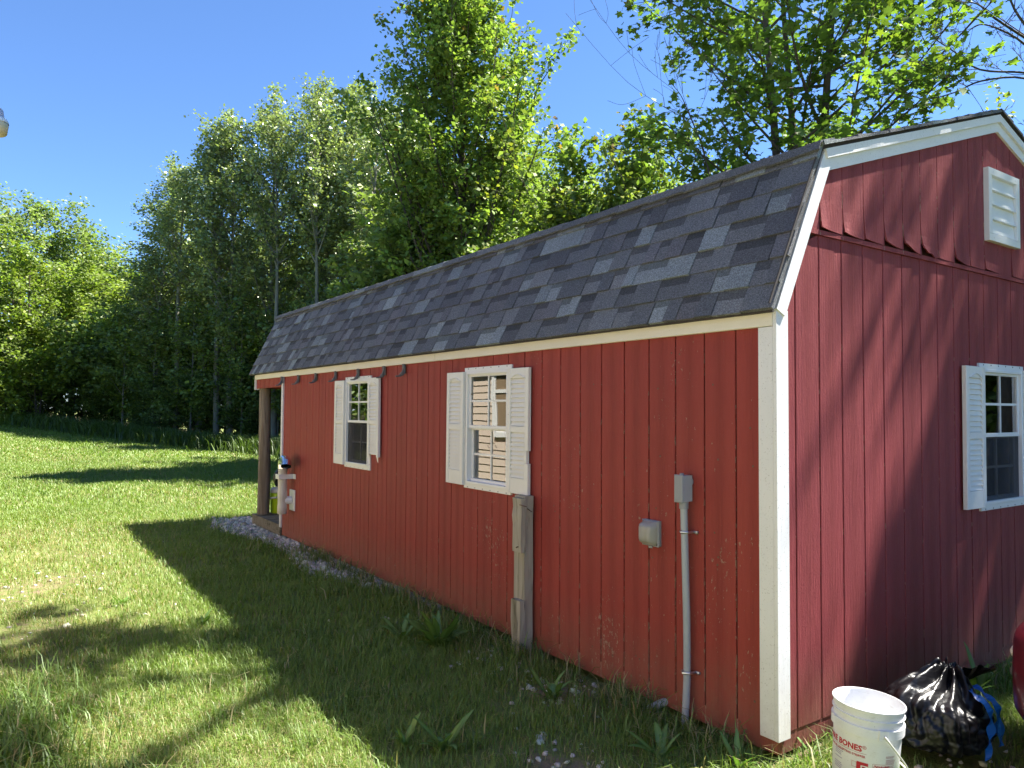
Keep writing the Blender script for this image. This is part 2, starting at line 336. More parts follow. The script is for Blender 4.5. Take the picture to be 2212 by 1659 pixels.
def build_ground():
    xs = np.concatenate([-np.geomspace(400, 60, 14), np.linspace(-56, -12, 60), np.linspace(-11.7, 4, 130), np.geomspace(4.5, 300, 18)])
    ys = np.concatenate([-np.geomspace(300, 14, 12), np.linspace(-13, -3.6, 20), np.linspace(-3.5, 2.0, 60), np.linspace(2.3, 24, 40), np.geomspace(26, 400, 14)])
    X, Y = np.meshgrid(xs, ys, indexing='ij'); Z = gh(X, Y); nx, ny = X.shape
    v = np.stack([X, Y, Z], -1).reshape(-1, 3); i = np.arange(nx * ny).reshape(nx, ny)
    f = np.stack([i[:-1, :-1], i[1:, :-1], i[1:, 1:], i[:-1, 1:]], -1).reshape(-1, 4)
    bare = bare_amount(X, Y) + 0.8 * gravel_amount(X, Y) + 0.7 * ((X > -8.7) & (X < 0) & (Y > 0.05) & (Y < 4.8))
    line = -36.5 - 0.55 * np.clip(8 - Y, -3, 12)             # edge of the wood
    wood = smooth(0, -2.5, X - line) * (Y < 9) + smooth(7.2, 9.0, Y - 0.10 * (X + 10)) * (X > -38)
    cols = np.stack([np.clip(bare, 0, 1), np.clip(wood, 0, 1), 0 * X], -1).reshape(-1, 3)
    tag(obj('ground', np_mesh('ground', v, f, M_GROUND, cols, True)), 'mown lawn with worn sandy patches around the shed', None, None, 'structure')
build_ground()

# ------------------------------------------------------------------ the barn shed
W = 4.84; YR = W / 2; XE = -7.53; XP = -8.80               # depth, ridge line, end of the room, end of the porch
PROF = [(-0.02, 2.165), (0.39, 3.050), (YR, 3.700), (W - 0.39, 3.050), (W + 0.02, 2.165)]
def roof_z(y):
    for (a, b) in zip(PROF[:-1], PROF[1:]):
        if a[0] <= y <= b[0]: return a[1] + (b[1] - a[1]) * (y - a[0]) / (b[0] - a[0])
    return 2.165
WINS_SIDE = [(-5.070, 1.545), (-2.575, 1.540)]               # window centres on the long wall (x, z)
WIN_G = (2.450, 1.530)                                      # on the gable (y, z)
WW, WH = 0.665, 0.960
HOLE = (WW / 2 - 0.042, WH / 2 - 0.042)
shed = thing('barn_shed', 'long red barn shed with grey shingled gambrel roof and white trim', 'shed', (-4.4, YR, 0))
def part(name, mb, mat, parent=None, sm=False, label=None, kind=None, fix=True):
    me = mb.mesh(name, mat, sm)
    if fix: fix_normals(me)
    o = obj(name, me, parent or shed, keep_world=(parent is None))
    return tag(o, label, None, None, kind)

def cut_rects(a0, a1, z0, z1, holes):
    rects = [(a0, a1, z0, z1)]
    for (h0, h1, k0, k1) in holes:
        out = []
        for (x0, x1, y0, y1) in rects:
            if h0 >= x1 or h1 <= x0 or k0 >= y1 or k1 <= y0: out.append((x0, x1, y0, y1)); continue
            if y0 < k0: out.append((x0, x1, y0, k0))
            if k1 < y1: out.append((x0, x1, k1, y1))
            m0, m1 = max(y0, k0), min(y1, k1)
            if x0 < h0: out.append((x0, h0, m0, m1))
            if h1 < x1: out.append((h1, x1, m0, m1))
        rects = out
    return rects
holes_s = [(cx - HOLE[0], cx + HOLE[0], cz - HOLE[1], cz + HOLE[1]) for cx, cz in WINS_SIDE]
hole_g = (WIN_G[0] - HOLE[0], WIN_G[0] + HOLE[0], WIN_G[1] - HOLE[1], WIN_G[1] + HOLE[1])
# wall bodies behind the siding
mb = MB()
for (x0, x1, z0, z1) in cut_rects(XE + 0.01, -0.10, 0.10, 2.16, holes_s): mb.box(x0, x1, 0.010, 0.09, z0, z1)
wall_side = part('wall', mb, M_GROOVE, fix=False)
mb = MB()
for (y0, y1, z0, z1) in cut_rects(0.011, W, 0.10, 2.60, [hole_g]):
    if z0 > 1.9: continue
    mb.box(-0.09, -0.012, y0, y1, z0, z1)
wall_gable = part('wall', mb, M_GROOVE, fix=False)
mb = MB(); top = [(y, roof_z(y) - 0.03) for y in (0.0, 0.39, YR, W - 0.39, W)]
zt = WIN_G[1] + HOLE[1]
mb.prism([(0.012, zt), (0.012, 2.10)] + top[1:-1] + [(W, 2.10), (W, zt)], -0.09, -0.012, 'x'); wall_gable_up = part('wall', mb, M_GROOVE)
mb = MB(); mb.box(XE, -0.1, W - 0.09, W, 0.10, 2.16); part('wall', mb, M_SIDE, fix=False)
mb = MB(); mb.prism([(0.10, 0.10), (0.10, 2.2), (0.45, 2.98), (YR, 3.62), (W - 0.45, 2.98), (W - 0.10, 2.2), (W - 0.10, 0.10)], XE, XE + 0.08, 'x'); part('wall', mb, M_SIDE)
mb = MB(); mb.prism([(0.02, 1.975), (0.02, 2.12)] + [(y, z) for y, z in top[1:-1]] + [(W - .02, 2.12), (W - .02, 1.975)], XP + 0.02, XP + 0.08, 'x'); part('wall', mb, M_SIDE)
# inside: floor, plywood lining, a partition with shelves
mb = MB(); mb.box(XE + 0.09, -0.10, 0.10, W - 0.1, 0.10, 0.16); part('floor', mb, M_PLY, fix=False)
mb = MB(); mb.box(XE + 0.1, -0.1, W - 0.115, W - 0.1, 0.16, 2.2); part('lining', mb, M_PLY, fix=False)
mb = MB(); mb.box(-3.9, -3.85, 1.2, W - 0.12, 0.16, 2.3); part('partition', mb, M_PLY, fix=False)
mb = MB(); mb.box(XE + 0.09, -0.10, 0.10, W - 0.1, 2.35, 2.38); part('ceiling', mb, M_DARK, fix=False)

# siding boards, long wall (front face at y = 0)
def board_mesh(rects, b=0.003):
    m = MB()
    for (x0, x1, z0, z1) in rects:
        n = [(x0, 0.011), (x0, b), (x0 + b, 0.0), (x1 - b, 0.0), (x1, b), (x1, 0.011)]
        m.prism(n, z0, z1, 'z')
    return m
def boards_with_hole(a0, a1, z0, z1, holes, axis, f0, f1, mat, parent):
    hs = [h for h in holes if h[0] < a1 and h[1] > a0]
    if not hs:
        if axis == 'y': part('siding_board', board_mesh([(a0, a1, z0, z1)]), mat, parent)
        return not hs and axis == 'y'
    h0, h1, k0, k1 = hs[0]
    if h0 <= a0 and h1 >= a1: polys = [[(a0, z0), (a1, z0), (a1, k0), (a0, k0)], [(a0, k1), (a1, k1), (a1, z1), (a0, z1)]]
    elif h0 > a0: polys = [[(a0, z0), (a1, z0), (a1, k0), (h0, k0), (h0, k1), (a1, k1), (a1, z1), (a0, z1)]]
    else: polys = [[(a1, z0), (a1, z1), (a0, z1), (a0, k1), (h1, k1), (h1, k0), (a0, k0), (a0, z0)]]
    for q in polys: part('siding_board', MB().prism(q, f0, f1, axis), mat, parent)
    return True
gx = [-0.005]; g_ = GX0
while g_ > XE + 0.05: gx.append(g_); g_ -= GP
gx.append(XE)
for a, b in zip(gx[:-1], gx[1:]):
    x1, x0 = a - 0.0042, b + 0.0042
    boards_with_hole(x0, x1, 0.127, 2.12, holes_s, 'y', 0.0, 0.011, M_SIDE, wall_side)
# skirt and framing under the wall
mb = MB()
for (x0, x1, dz) in [(XE, -5.2, 0), (-5.2, -2.0, 0.004), (-2.0, -0.0, -0.003)]: mb.box(x0 + 0.002, x1 - 0.002, 0.004, 0.035, 0.035 + dz, 0.1255)
part('skirt', mb, M_SIDE, fix=False)
mb = MB(); mb.box(-0.036, -0.004, 0.037, W, 0.03, 0.1255); part('skirt', mb, M_GABLE, fix=False)
for sx in (0.35, 1.6, 3.2, 4.5):
    mb = MB(); mb.box(XP + 0.1, -0.06, sx - 0.05, sx + 0.05, -0.05, 0.099); part('skid', mb, M_DECK, fix=False)

# gable boards: lower row, then the upper row whose lower corners have curled away
gy = [0.060, 0.160, 0.366]; g_ = 0.366 + GP
while g_ < W - 0.1: gy.append(g_); g_ += GP
gy.append(W - 0.04)
ZB = 2.600
def clip_top(y): return roof_z(y) - 0.045
for i, (a, b) in enumerate(zip(gy[:-1], gy[1:])):
    y0, y1 = a + 0.0045, b - 0.0045
    t0, t1 = min(ZB, clip_top(y0)), min(ZB, clip_top(y1))
    if hole_g[0] < y1 and hole_g[1] > y0:
        boards_with_hole(y0, y1, 0.127, ZB, [hole_g], 'x', -0.011, 0.0, M_GABLE, wall_gable); continue
    else:
        m = MB(); bb = 0.003; prof = [(-0.011, y0, t0), (-bb, y0, t0), (0, y0 + bb, t0), (0, y1 - bb, t1), (-bb, y1, t1), (-0.011, y1, t1)]
        v = [(x, y, 0.127) for x, y, _ in prof] + [(x, y, z) for x, y, z in prof]
        m.add(v, [tuple(range(6)), tuple(range(11, 5, -1))] + [(k, k + 6, (k + 1) % 6 + 6, (k + 1) % 6) for k in range(6)])
    part('siding_board', m, M_GABLE, wall_gable)
curls = [0.0, 0.012, 0.014, 0.009, 0.020, 0.025, 0.030, 0.003, 0.020, 0.004, 0.009, 0.0, 0.004, 0.0, 0.003, 0.012, 0.02, 0.01, 0.02, 0.004, 0, 0, 0, 0, 0]
nth = 0
for i, (a, b) in enumerate(zip(gy[:-1], gy[1:])):
    y0, y1 = max(a + 0.003, 0.243), min(b - 0.003, W - 0.243)
    if y1 - y0 < 0.03: continue
    curl = curls[min(nth, len(curls) - 1)]; nth += 1
    nu, nv = 5, 9; zb = 2.628; m = MB(); v = []; rag = random.Random(i)
    for k in range(nv):
        for j in range(nu):
            s_ = j / (nu - 1); y = y0 + (y1 - y0) * s_; zt_ = max(zb + 0.03, clip_top(y) + 0.02)
            tt = (k / (nv - 1)) ** 1.9; z = zb + (zt_ - zb) * tt
            low = max(0.0, 1 - (z - zb) / 0.17)
            lift = 0.7 * curl * low ** 2 * (1 - 0.8 * s_) ** 1.5
            x = 0.008 + lift + 0.006 * low * (1 if curl else 0)
            z2 = z + (lift * 0.9 + (0.03 * curl / 0.05 * (1 - s_) ** 3)) * low ** 2
            if k == 0 and curl > 0.02: z2 += rag.uniform(-0.008, 0.012)
            v.append((x, y, z2))
    n_ = len(v); v += [(x - 0.009, y, z) for x, y, z in v]
    fs = []
    for k in range(nv - 1):
        for j in range(nu - 1):
            q = k * nu + j; fs.append((q, q + 1, q + nu + 1, q + nu)); fs.append((q + n_, q + nu + n_, q + nu + 1 + n_, q + 1 + n_))
    rim = [j for j in range(nu)] + [k * nu + nu - 1 for k in range(1, nv)] + [(nv - 1) * nu + j for j in range(nu - 2, -1, -1)] + [k * nu for k in range(nv - 2, 0, -1)]
    for q in range(len(rim)):
        a_, b_ = rim[q], rim[(q + 1) % len(rim)]; fs.append((a_, a_ + n_, b_ + n_, b_))
    m.add(v, fs)
    part('siding_board', m, M_GABLE, wall_gable_up, label='upper gable board with its lower corner curled away' if curl > 0.02 else None)
mb = MB(); mb.box(-0.011, 0.013, 0.235, W - 0.235, 2.601, 2.6265); part('drip_band', mb, M_GABLE, fix=False)

# white trim
mb = MB(); mb.cbox(-0.088, -0.001, -0.020, 0.0, 0.105, 2.100, 0.003); part('corner_board', mb, M_TRIM)
mb = MB(); mb.box(0.001, 0.020, -0.021, 0.072, 0.106, 2.180); part('corner_board', mb, M_TRIM, fix=False)
mb = MB(); mb.box(0.001, 0.020, W - 0.072, W + 0.02, 0.106, 2.180); part('corner_board', mb, M_TRIM, fix=False)
mb = MB(); mb.cbox(XE - 0.04, XE + 0.015, -0.022, 0.0, 0.13, 2.098, 0.003); mb.box(XE - 0.04, XE - 0.018, 0.0, 0.085, 0.13, 2.098); part('corner_board', mb, M_TRIM)
for x0, x1 in ((XP + 0.0, -3.40), (-3.397, -0.001)):
    mb = MB(); mb.cbox(x0, x1, -0.024, 0.0, 2.102, 2.176, 0.003); part('fascia_board', mb, M_FASCIA)
mb = MB(); mb.box(XP - 0.012, XP + 0.018, -0.022, 0.06, 1.955, 2.101); part('fascia_board', mb, M_TRIM, fix=False)
for k in range(6):                                          # short red boards over the porch opening
    x0 = XP + 0.02 + k * 0.2043
    mb = MB(); mb.cbox(x0 + 0.003, x0 + 0.2013, 0.0, 0.03, 1.975, 2.101, 0.003); part('siding_board', mb, M_SIDE, wall_side)
# rake boards
def rake(pa, pb, w_in, x0, x1, off=0.0):
    a = Vector((0, *pa)); b = Vector((0, *pb)); d = (b - a).normalized(); nrm = Vector((0, d.z, -d.y))
    if nrm.z > 0: nrm = -nrm
    q = [a + nrm * off, b + nrm * off, b + nrm * (off + w_in), a + nrm * (off + w_in)]
    if abs(pb[0] - YR) < 1e-6: q[1] = b + Vector((0, 0, -off / abs(d.y))); q[2] = b + Vector((0, 0, -(off + w_in) / abs(d.y)))
    return MB().prism([(p.y, p.z) for p in q], x0, x1, 'x')
for sgn in (0, 1):
    fy = (lambda y: y) if sgn == 0 else (lambda y: W - y)
    e, k_, r_ = (fy(-0.035), 2.185), (fy(0.378), 3.046), (YR, 3.700)
    part('rake_board', rake(e, k_, 0.075, 0.001, 0.030, 0.006), M_TRIM)
    part('rake_board', rake((fy(0.385), 3.040), r_, 0.100, 0.0012, 0.024, 0.0), M_TRIM)
    part('rake_board', rake((fy(0.378), 3.046), (YR, 3.7065), 0.048, 0.0255, 0.042, -0.003), M_TRIM)

# roof body and shingles
XR0, XR1 = XP - 0.15, 0.034
def offset_profile(o):
    return [(-0.052 - o * .3, 2.168), (0.372 - o * 0.8, 3.065 + o * 0.6), (YR, 3.705 + o), (W - 0.372 + o * 0.8, 3.065 + o * 0.6), (W + 0.052 + o * .3, 2.168)]
mb = MB(); outer = offset_profile(0.018); inner = [(y + (0.006 if y < YR else -0.006), z - (0.02 if z > 2.5 else 0.004)) for y, z in offset_profile(0.0)]
mb.prism(outer + inner[::-1], XR0 + 0.01, XR1 - 0.012, 'x'); roof = part('roof', mb, M_DARK)
A = Vector((0, -0.060, 2.176)); B = Vector((0, 0.360, 3.078)); SD = (B - A).normalized(); SN = Vector((0, -SD.z, SD.y)); SLEN = (B - A).length
TONES = [(0.124, 0.130, 0.138), (0.152, 0.158, 0.165), (0.182, 0.190, 0.196), (0.240, 0.270, 0.275), (0.150, 0.148, 0.158), (0.102, 0.104, 0.112), (0.28, 0.315, 0.315)]
TW = [5, 6, 4, 2.6, 3, 3, 1.6]
sh_list = []
srnd = random.Random(5)
ROWS = 7; EXP = (SLEN - 0.03) / 6.5
def shingle(m, x0, x1, s0, s1, thick, tone, band, base_n=0.006, skew=0.0):
    b0 = A + SD * s0; e0 = A + SD * s1
    def pt(x, s, n): return Vector((x, 0, 0)) + A + SD * s + SN * n
    n0, n1 = base_n + thick, base_n - 0.001
    k = 0.006 * skew
    sb = s1 - 0.030 - band * (s1 - s0)
    nb = n0 + (n1 - n0) * (sb - s0) / (s1 - s0)
    v = [pt(x0 + k, s0, n0), pt(x1 + k, s0, n0), pt(x1, sb, nb), pt(x0, sb, nb), pt(x1, s1, n1), pt(x0, s1, n1), pt(x0 + k, s0, -0.004), pt(x1 + k, s0, -0.004), pt(x1, s1, -0.012), pt(x0, s1, -0.012)]
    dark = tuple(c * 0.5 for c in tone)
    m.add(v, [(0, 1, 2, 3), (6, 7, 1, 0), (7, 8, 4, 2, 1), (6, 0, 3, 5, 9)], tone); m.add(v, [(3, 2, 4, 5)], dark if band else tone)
    return m
for r_ in range(ROWS):
    s0 = r_ * EXP; s1 = min(s0 + EXP + 0.03, SLEN + 0.005)
    x = XR1; k = 0
    while x > XR0 + 0.02:
        w = srnd.choice([0.09, 0.12, 0.14, 0.17, 0.20, 0.23, 0.26]) * srnd.uniform(0.9, 1.1)
        x0 = max(XR0, x - w); tone = srnd.choices(TONES, TW)[0]; j = srnd.uniform(0.88, 1.12); tone = tuple(c * j for c in tone)
        tooth = k % 2 == 0
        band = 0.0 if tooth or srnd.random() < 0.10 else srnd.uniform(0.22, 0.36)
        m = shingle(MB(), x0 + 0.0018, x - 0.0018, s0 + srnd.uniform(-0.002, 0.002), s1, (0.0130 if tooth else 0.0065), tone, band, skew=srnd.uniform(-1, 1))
        sh_list.append((x - x0, x, m)); x = x0; k += 1
sh_list.sort(key=lambda q: -q[1])                              # nearest to the gable first
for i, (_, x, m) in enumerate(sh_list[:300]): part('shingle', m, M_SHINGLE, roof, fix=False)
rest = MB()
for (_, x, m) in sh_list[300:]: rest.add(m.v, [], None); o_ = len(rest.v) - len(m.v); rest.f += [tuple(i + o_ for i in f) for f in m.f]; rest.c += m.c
# upper slopes and far slope: courses of shingles joined
def courses(m, a, b, rows, x0, x1, nrm):
    d = (b - a); L = d.length; d = d.normalized()
    for r_ in range(rows):
        x = x1
        while x > x0:
            w = srnd.uniform(0.15, 0.35); xa = max(x0, x - w); tone = srnd.choices(TONES, TW)[0]; s0, s1 = L * r_ / rows, L * (r_ + 1) / rows + 0.02
            p = lambda xx, s, n: Vector((xx, 0, 0)) + a + d * s + nrm * n
            th = srnd.uniform(0.006, 0.016); jx = srnd.uniform(-0.004, 0.006) if x == x1 else 0
            v = [p(xa, s0, th), p(x + jx, s0, th), p(x + jx, s1, 0.002), p(xa, s1, 0.002), p(xa, s0, -0.01), p(x + jx, s0, -0.01), p(x + jx, s1, -0.01)]
            m.add(v, [(0, 1, 2, 3), (4, 5, 1, 0), (5, 6, 2, 1)], tone); x = xa
up0 = Vector((0, 0.335, 3.066)); up1 = Vector((0, YR, 3.733)); dn = Vector((0, W - 0.335, 3.066)); low2 = Vector((0, W + 0.06, 2.176))
def nrm_of(a, b): d = (b - a).normalized(); n = Vector((0, -d.z, d.y)); return n if n.z > 0 else -n
courses(rest, up0, up1, 13, XR0, XR1 + 0.022, nrm_of(up0, up1)); courses(rest, dn, up1, 13, XR0, XR1 + 0.022, nrm_of(dn, up1)); courses(rest, low2, dn, 7, XR0, XR1, nrm_of(low2, dn))
part('shingle_field', rest, M_SHINGLE, roof, kind='stuff', fix=False)
x = XR1 + 0.02                                               # bent cap shingles along the knee
while x > XR0 + 0.3:
    w = 0.30; tone = srnd.choices(TONES[:4], [3, 4, 3, 1])[0]; m = MB(); th = 0.016
    p = [up0 - SD * 0.055 + SN * 0.020, up0 - SD * 0.005 + SN * 0.024 , up0 + Vector((0, 0.05, 0.030)), up0 + Vector((0, 0.10, 0.046))]
    v = [Vector((x - w - 0.02, 0, -0.004)) + q for q in p] + [Vector((x, 0, 0.004)) + q for q in p] + [Vector((x, 0, -0.008)) + q for q in p]
    m.add(v, [(i, i + 4, i + 5, i + 1) for i in range(3)] + [(i + 4, i + 8, i + 9, i + 5) for i in range(3)], tone); m.add([v[0], v[4], v[4] - SN * 0.014, v[0] - SN * 0.014], [(0, 1, 2, 3)], tone)
    part('cap_shingle', m, M_SHINGLE, roof, fix=False); x -= w
mb = MB()                                                    # dark ragged shingle edge over the rake
part('drip_edge', rake((-0.075, 2.20), (0.355, 3.06), 0.012, XR1 - 0.01, XR1 - 0.004, -0.016), M_DARK)

# windows ------------------------------------------------------------
def frame_rect(m, w, h, t, y0, y1, cx=0, cz=0):               # a rectangular ring, outer w x h, bar t
    a, b = w / 2, h / 2
    m.cbox(cx - a, cx + a, y0, y1, cz + b - t, cz + b, 0.002); m.cbox(cx - a, cx + a, y0, y1, cz - b, cz - b + t, 0.002)
    m.cbox(cx - a, cx - a + t, y0, y1, cz - b + t + 0.0005, cz + b - t - 0.0005, 0.002); m.cbox(cx + a - t, cx + a, y0, y1, cz - b + t + 0.0005, cz + b - t - 0.0005, 0.002)
    return m
def mk(mb, name, mat, sm=False): return fix_normals(mb.mesh(name, mat, sm))
mb = frame_rect(MB(), WW, WH, 0.050, -0.014, 0.010); frame_rect(mb, WW - 0.075, WH - 0.075, 0.020, -0.024, 0.07)
ME_FRAME = mk(mb, 'window', M_VINYL)
UW = WW - 0.114; UH = (WH - 0.114) / 2
def sash_mesh(bot):
    m = frame_rect(MB(), UW, UH + 0.012, 0.026, -0.014, 0.012); m.box(-0.008, 0.008, -0.009, 0.004, -UH / 2 + 0.02, UH / 2 - 0.02); m.box(-UW / 2 + 0.02, -0.0085, -0.0085, 0.0035, -0.008, 0.008); m.box(0.0085, UW / 2 - 0.02, -0.0085, 0.0035, -0.008, 0.008)
    if bot: m.cbox(-UW / 2, UW / 2, -0.024, -0.0145, -UH / 2 - 0.006, -UH / 2 + 0.018, 0.002)
    return mk(m, 'sash', M_VINYL)
ME_S1, ME_S2 = sash_mesh(False), sash_mesh(True)
PW, PH = (UW - 0.052 - 0.016) / 2, (UH + 0.012 - 0.052 - 0.016) / 2
ME_PANE = MB().box(-PW / 2 - 0.004, PW / 2 + 0.004, -0.002, 0.001, -PH / 2 - 0.004, PH / 2 + 0.004).mesh('pane', M_GLASS)
ME_SCREEN = MB().box(-UW / 2 + 0.003, UW / 2 - 0.003, -0.001, 0.0, -UH / 2, UH / 2).mesh('screen', M_SCREEN)
mb = MB()
for k in range(6):
    xk = -WW / 2 + 0.06 + k * (WW - 0.12) / 5
    for z in (WH / 2 - 0.012, -WH / 2 + 0.012): mb.lathe([(0.0, -0.003), (0.006, -0.002), (0.006, 0.002)], 6, (0, 0, 0)); 
mb = MB()
def dot(m, x, y, z, r=0.0055):
    n = 6; o = [(x, y - 0.003, z)] + [(x + r * math.cos(2 * math.pi * k / n), y, z + r * math.sin(2 * math.pi * k / n)) for k in range(n)]
    m.add(o, [(0, k + 1, (k + 1) % n + 1) for k in range(n)])
for k in range(6):
    xk = -WW / 2 + 0.06 + k * (WW - 0.12) / 5
    for z in (WH / 2 - 0.010, -WH / 2 + 0.010): dot(mb, xk, -0.0145, z)
for k in range(9):
    zk = -WH / 2 + 0.06 + k * (WH - 0.12) / 8
    for x in (-WW / 2 + 0.010, WW / 2 - 0.010): dot(mb, x, -0.0145, zk)
ME_DOTS = mb.mesh('screw_heads', M_SCREW)
def window(loc, rz, screen, label):
    w = obj('window', ME_FRAME, shed, loc, (0, 0, rz), keep_world=True); tag(w, label)
    for k, (me, z, y) in enumerate(((ME_S1, UH / 2 + 0.002, 0.008), (ME_S2, -UH / 2 + 0.004, 0.036))):
        obj('sash', me, w, (0, y, z))
        for sx in (-1, 1):
            for sz in (-1, 1):
                p = obj('pane', ME_PANE, w, (sx * (PW / 2 + 0.008), y - 0.001, z + sz * (PH / 2 + 0.008)))
                p.rotation_euler = (rnd.uniform(-.0015, .0015), 0, rnd.uniform(-.0015, .0015))
    if screen: obj('screen', ME_SCREEN, w, (0, 0.002, -UH / 2 - 0.004))
    tag(obj('screw_heads', ME_DOTS, w), None, None, None, 'stuff')
    return w
window((WINS_SIDE[0][0], 0.0, WINS_SIDE[0][1]), 0, True, 'window near the porch with a screened lower sash')
window((WINS_SIDE[1][0], 0.0, WINS_SIDE[1][1]), 0, False, 'window beside the grey post mirroring tan house siding')
window((0.0, WIN_G[0], WIN_G[1]), R(90), True, 'gable window with a round decoration behind its glass')
# shutters -----------------------------------------------------------
SW, SH_ = 0.262, 0.905
def shutter_frame(cut=0.0, notch=False):
    m = MB(); a = SW / 2; b = SH_ / 2; z0 = -b + cut; st = 0.042
    m.cbox(-a, -a + st, -0.026, 0.0, z0, b, 0.003)
    if notch:
        m.cbox(a - st, a, -0.026, 0.0, z0, -0.23, 0.003); m.cbox(a - st, a - 0.018, -0.026, 0.0, -0.2295, -0.1405, 0.003); m.cbox(a - st, a, -0.026, 0.0, -0.14, b, 0.003)
    elif cut:
        m.cbox(a - st, a, -0.026, 0.0, z0 - 0.02, b, 0.003); m.add([(a - st, -0.02, z0 - 0.02), (a - 0.002, -0.02, z0 - 0.02), (a - 0.010, -0.015, z0 - 0.075), (a - 0.026, -0.018, z0 - 0.06)], [(0, 1, 2, 3)])
        m.add([(-a, -0.02, z0), (-a + 0.03, -0.02, z0), (-a + 0.012, -0.016, z0 - 0.055)], [(0, 1, 2)])
    else: m.cbox(a - st, a, -0.026, 0.0, z0, b, 0.003)
    i0, i1 = -a + st + 0.0005, a - st - 0.0005
    m.cbox(i0, i1, -0.024, 0.0, b - 0.075, b, 0.002); m.cbox(i0, i1, -0.024, 0.0, -0.012, 0.032, 0.002)
    if not cut: m.cbox(i0, i1, -0.024, 0.0, -b, -b + 0.112, 0.002)
    m.box(i0, i1, -0.007, -0.001, z0 + (0 if cut else 0.112), b - 0.075)
    arch = [(i0 + (i1 - i0) * k / 10, -0.0265, b - 0.072 + 0.028 * math.sin(math.pi * k / 10) ** 1.5) for k in range(11)]
    m.tube(arch, 0.0045, 5)
    for sx in (i0 - 0.01, i1 + 0.01):
        for z in (b - 0.08, 0.01, -b + 0.10):
            if z > z0: dot(m, sx, -0.0265, z, 0.005)
    return mk(m, 'shutter', M_SHUT)
ME_SHF, ME_SHC, ME_SHN = shutter_frame(), shutter_frame(0.138), shutter_frame(0, True)
sl_w = SW / 2 - 0.0427
mb = MB(); mb.add([(-sl_w, -0.008, 0.019), (sl_w, -0.008, 0.019), (sl_w, -0.0235, -0.014), (-sl_w, -0.0235, -0.014), (-sl_w, -0.008, -0.0165), (sl_w, -0.008, -0.0165)], [(0, 3, 2, 1), (3, 4, 5, 2), (0, 4, 3), (1, 2, 5)])
ME_SLAT = mk(mb, 'slat', M_SHUT)
def shutter(loc, rz, me, cut=0.0, tilt=0.0, label=None):
    s_ = obj('shutter', me, shed, loc, (0, tilt, rz), keep_world=True); tag(s_, label)
    n = 10; up_a, up_b = 0.032, SH_ / 2 - 0.075; lo_a, lo_b = -SH_ / 2 + 0.112, -0.012
    for k in range(n): obj('slat', ME_SLAT, s_, (0, 0, up_a + 0.017 + (up_b - up_a - 0.018) * k / (n - 0.4)))
    for k in range(n):
        z = lo_a + 0.017 + (lo_b - lo_a - 0.018) * k / (n - 0.4)
        if z - 0.012 > -SH_ / 2 + cut: obj('slat', ME_SLAT, s_, (0, 0, z))
for i, (cx, cz) in enumerate(WINS_SIDE):
    off = WW / 2 + SW / 2 - 0.018
    shutter((cx - off, -0.0155, cz - 0.005), 0, ME_SHF, tilt=R(0.3))
    if i == 0: shutter((cx + off, -0.0155, cz - 0.000), 0, ME_SHC, 0.138, R(-0.4), 'shutter with its bottom end broken off')
    else: shutter((cx + off, -0.0155, cz - 0.005), 0, ME_SHN, 0, R(0.2), 'shutter with a bite broken out of its edge')
off = WW / 2 + SW / 2 - 0.018
shutter((0.0155, WIN_G[0] - off, WIN_G[1] + 0.0), R(90), ME_SHF, tilt=R(0.4)); shutter((0.0155, WIN_G[0] + off, WIN_G[1] - 0.0), R(90), ME_SHF)
# gable vent ----------------------------------------------------------
mb = frame_rect(MB(), 0.470, 0.490, 0.048, -0.030, 0.008)
for k in range(4): dot(mb, -0.17 + 0.34 * (k % 2), -0.0305, 0.222 if k < 2 else -0.222, 0.006); dot(mb, 0.212 if k % 2 else -0.212, -0.0305, 0.1 if k < 2 else -0.12, 0.006)
mb.box(-0.187, 0.187, 0.001, 0.008, -0.197, 0.197)
vent = obj('vent', mk(mb, 'vent', M_VINYL), shed, (0.012, 2.468, 3.072), (0, 0, R(90)), keep_world=True)
mb = MB(); mb.add([(-0.186, -0.004, 0.052), (0.186, -0.004, 0.052), (0.186, -0.016, -0.038), (-0.186, -0.016, -0.038), (-0.186, -0.026, -0.040), (0.186, -0.026, -0.040), (0.186, -0.026, -0.046), (-0.186, -0.026, -0.046), (-0.186, 0.0, -0.046), (0.186, 0, -0.046)],
                   [(0, 3, 2, 1), (3, 4, 5, 2), (4, 7, 6, 5), (7, 8, 9, 6)])
ME_BL = mk(mb, 'vent_blade', M_VINYL)
for k in range(4): obj('vent_blade', ME_BL, vent, (0, 0, 0.146 - k * 0.098))
# small bits of the long wall: gutter brackets -------------------------
mb = MB()
out = [(0.0, 0.055), (-0.012, 0.055), (-0.016, 0.02), (-0.03, -0.02), (-0.055, -0.045), (-0.090, -0.052), (-0.088, -0.062), (-0.045, -0.060), (-0.012, -0.045), (0.0, -0.02)]
mb.prism([(y, z) for y, z in out], -0.007, 0.007, 'x'); mb.box(-0.024, 0.024, -0.008, -0.001, -0.03, 0.055); mb.box(-0.020, -0.008, -0.017, -0.0085, 0.02, 0.06); mb.box(0.008, 0.020, -0.017, -0.0085, 0.02, 0.06); mb.tube([(-0.018, -0.03, -0.03), (0.018, -0.03, -0.03)], 0.012, 6)
ME_BR = mk(mb, 'gutter_bracket', M_BRACKET)
for x in (-7.515, -6.92, -6.30, -5.677, -5.05, -4.42, -3.99): obj('gutter_bracket', ME_BR, shed, (x, -0.012 if x > -7.4 else -0.03, 2.045), (0, 0, rnd.uniform(-.06, .06)), keep_world=True)
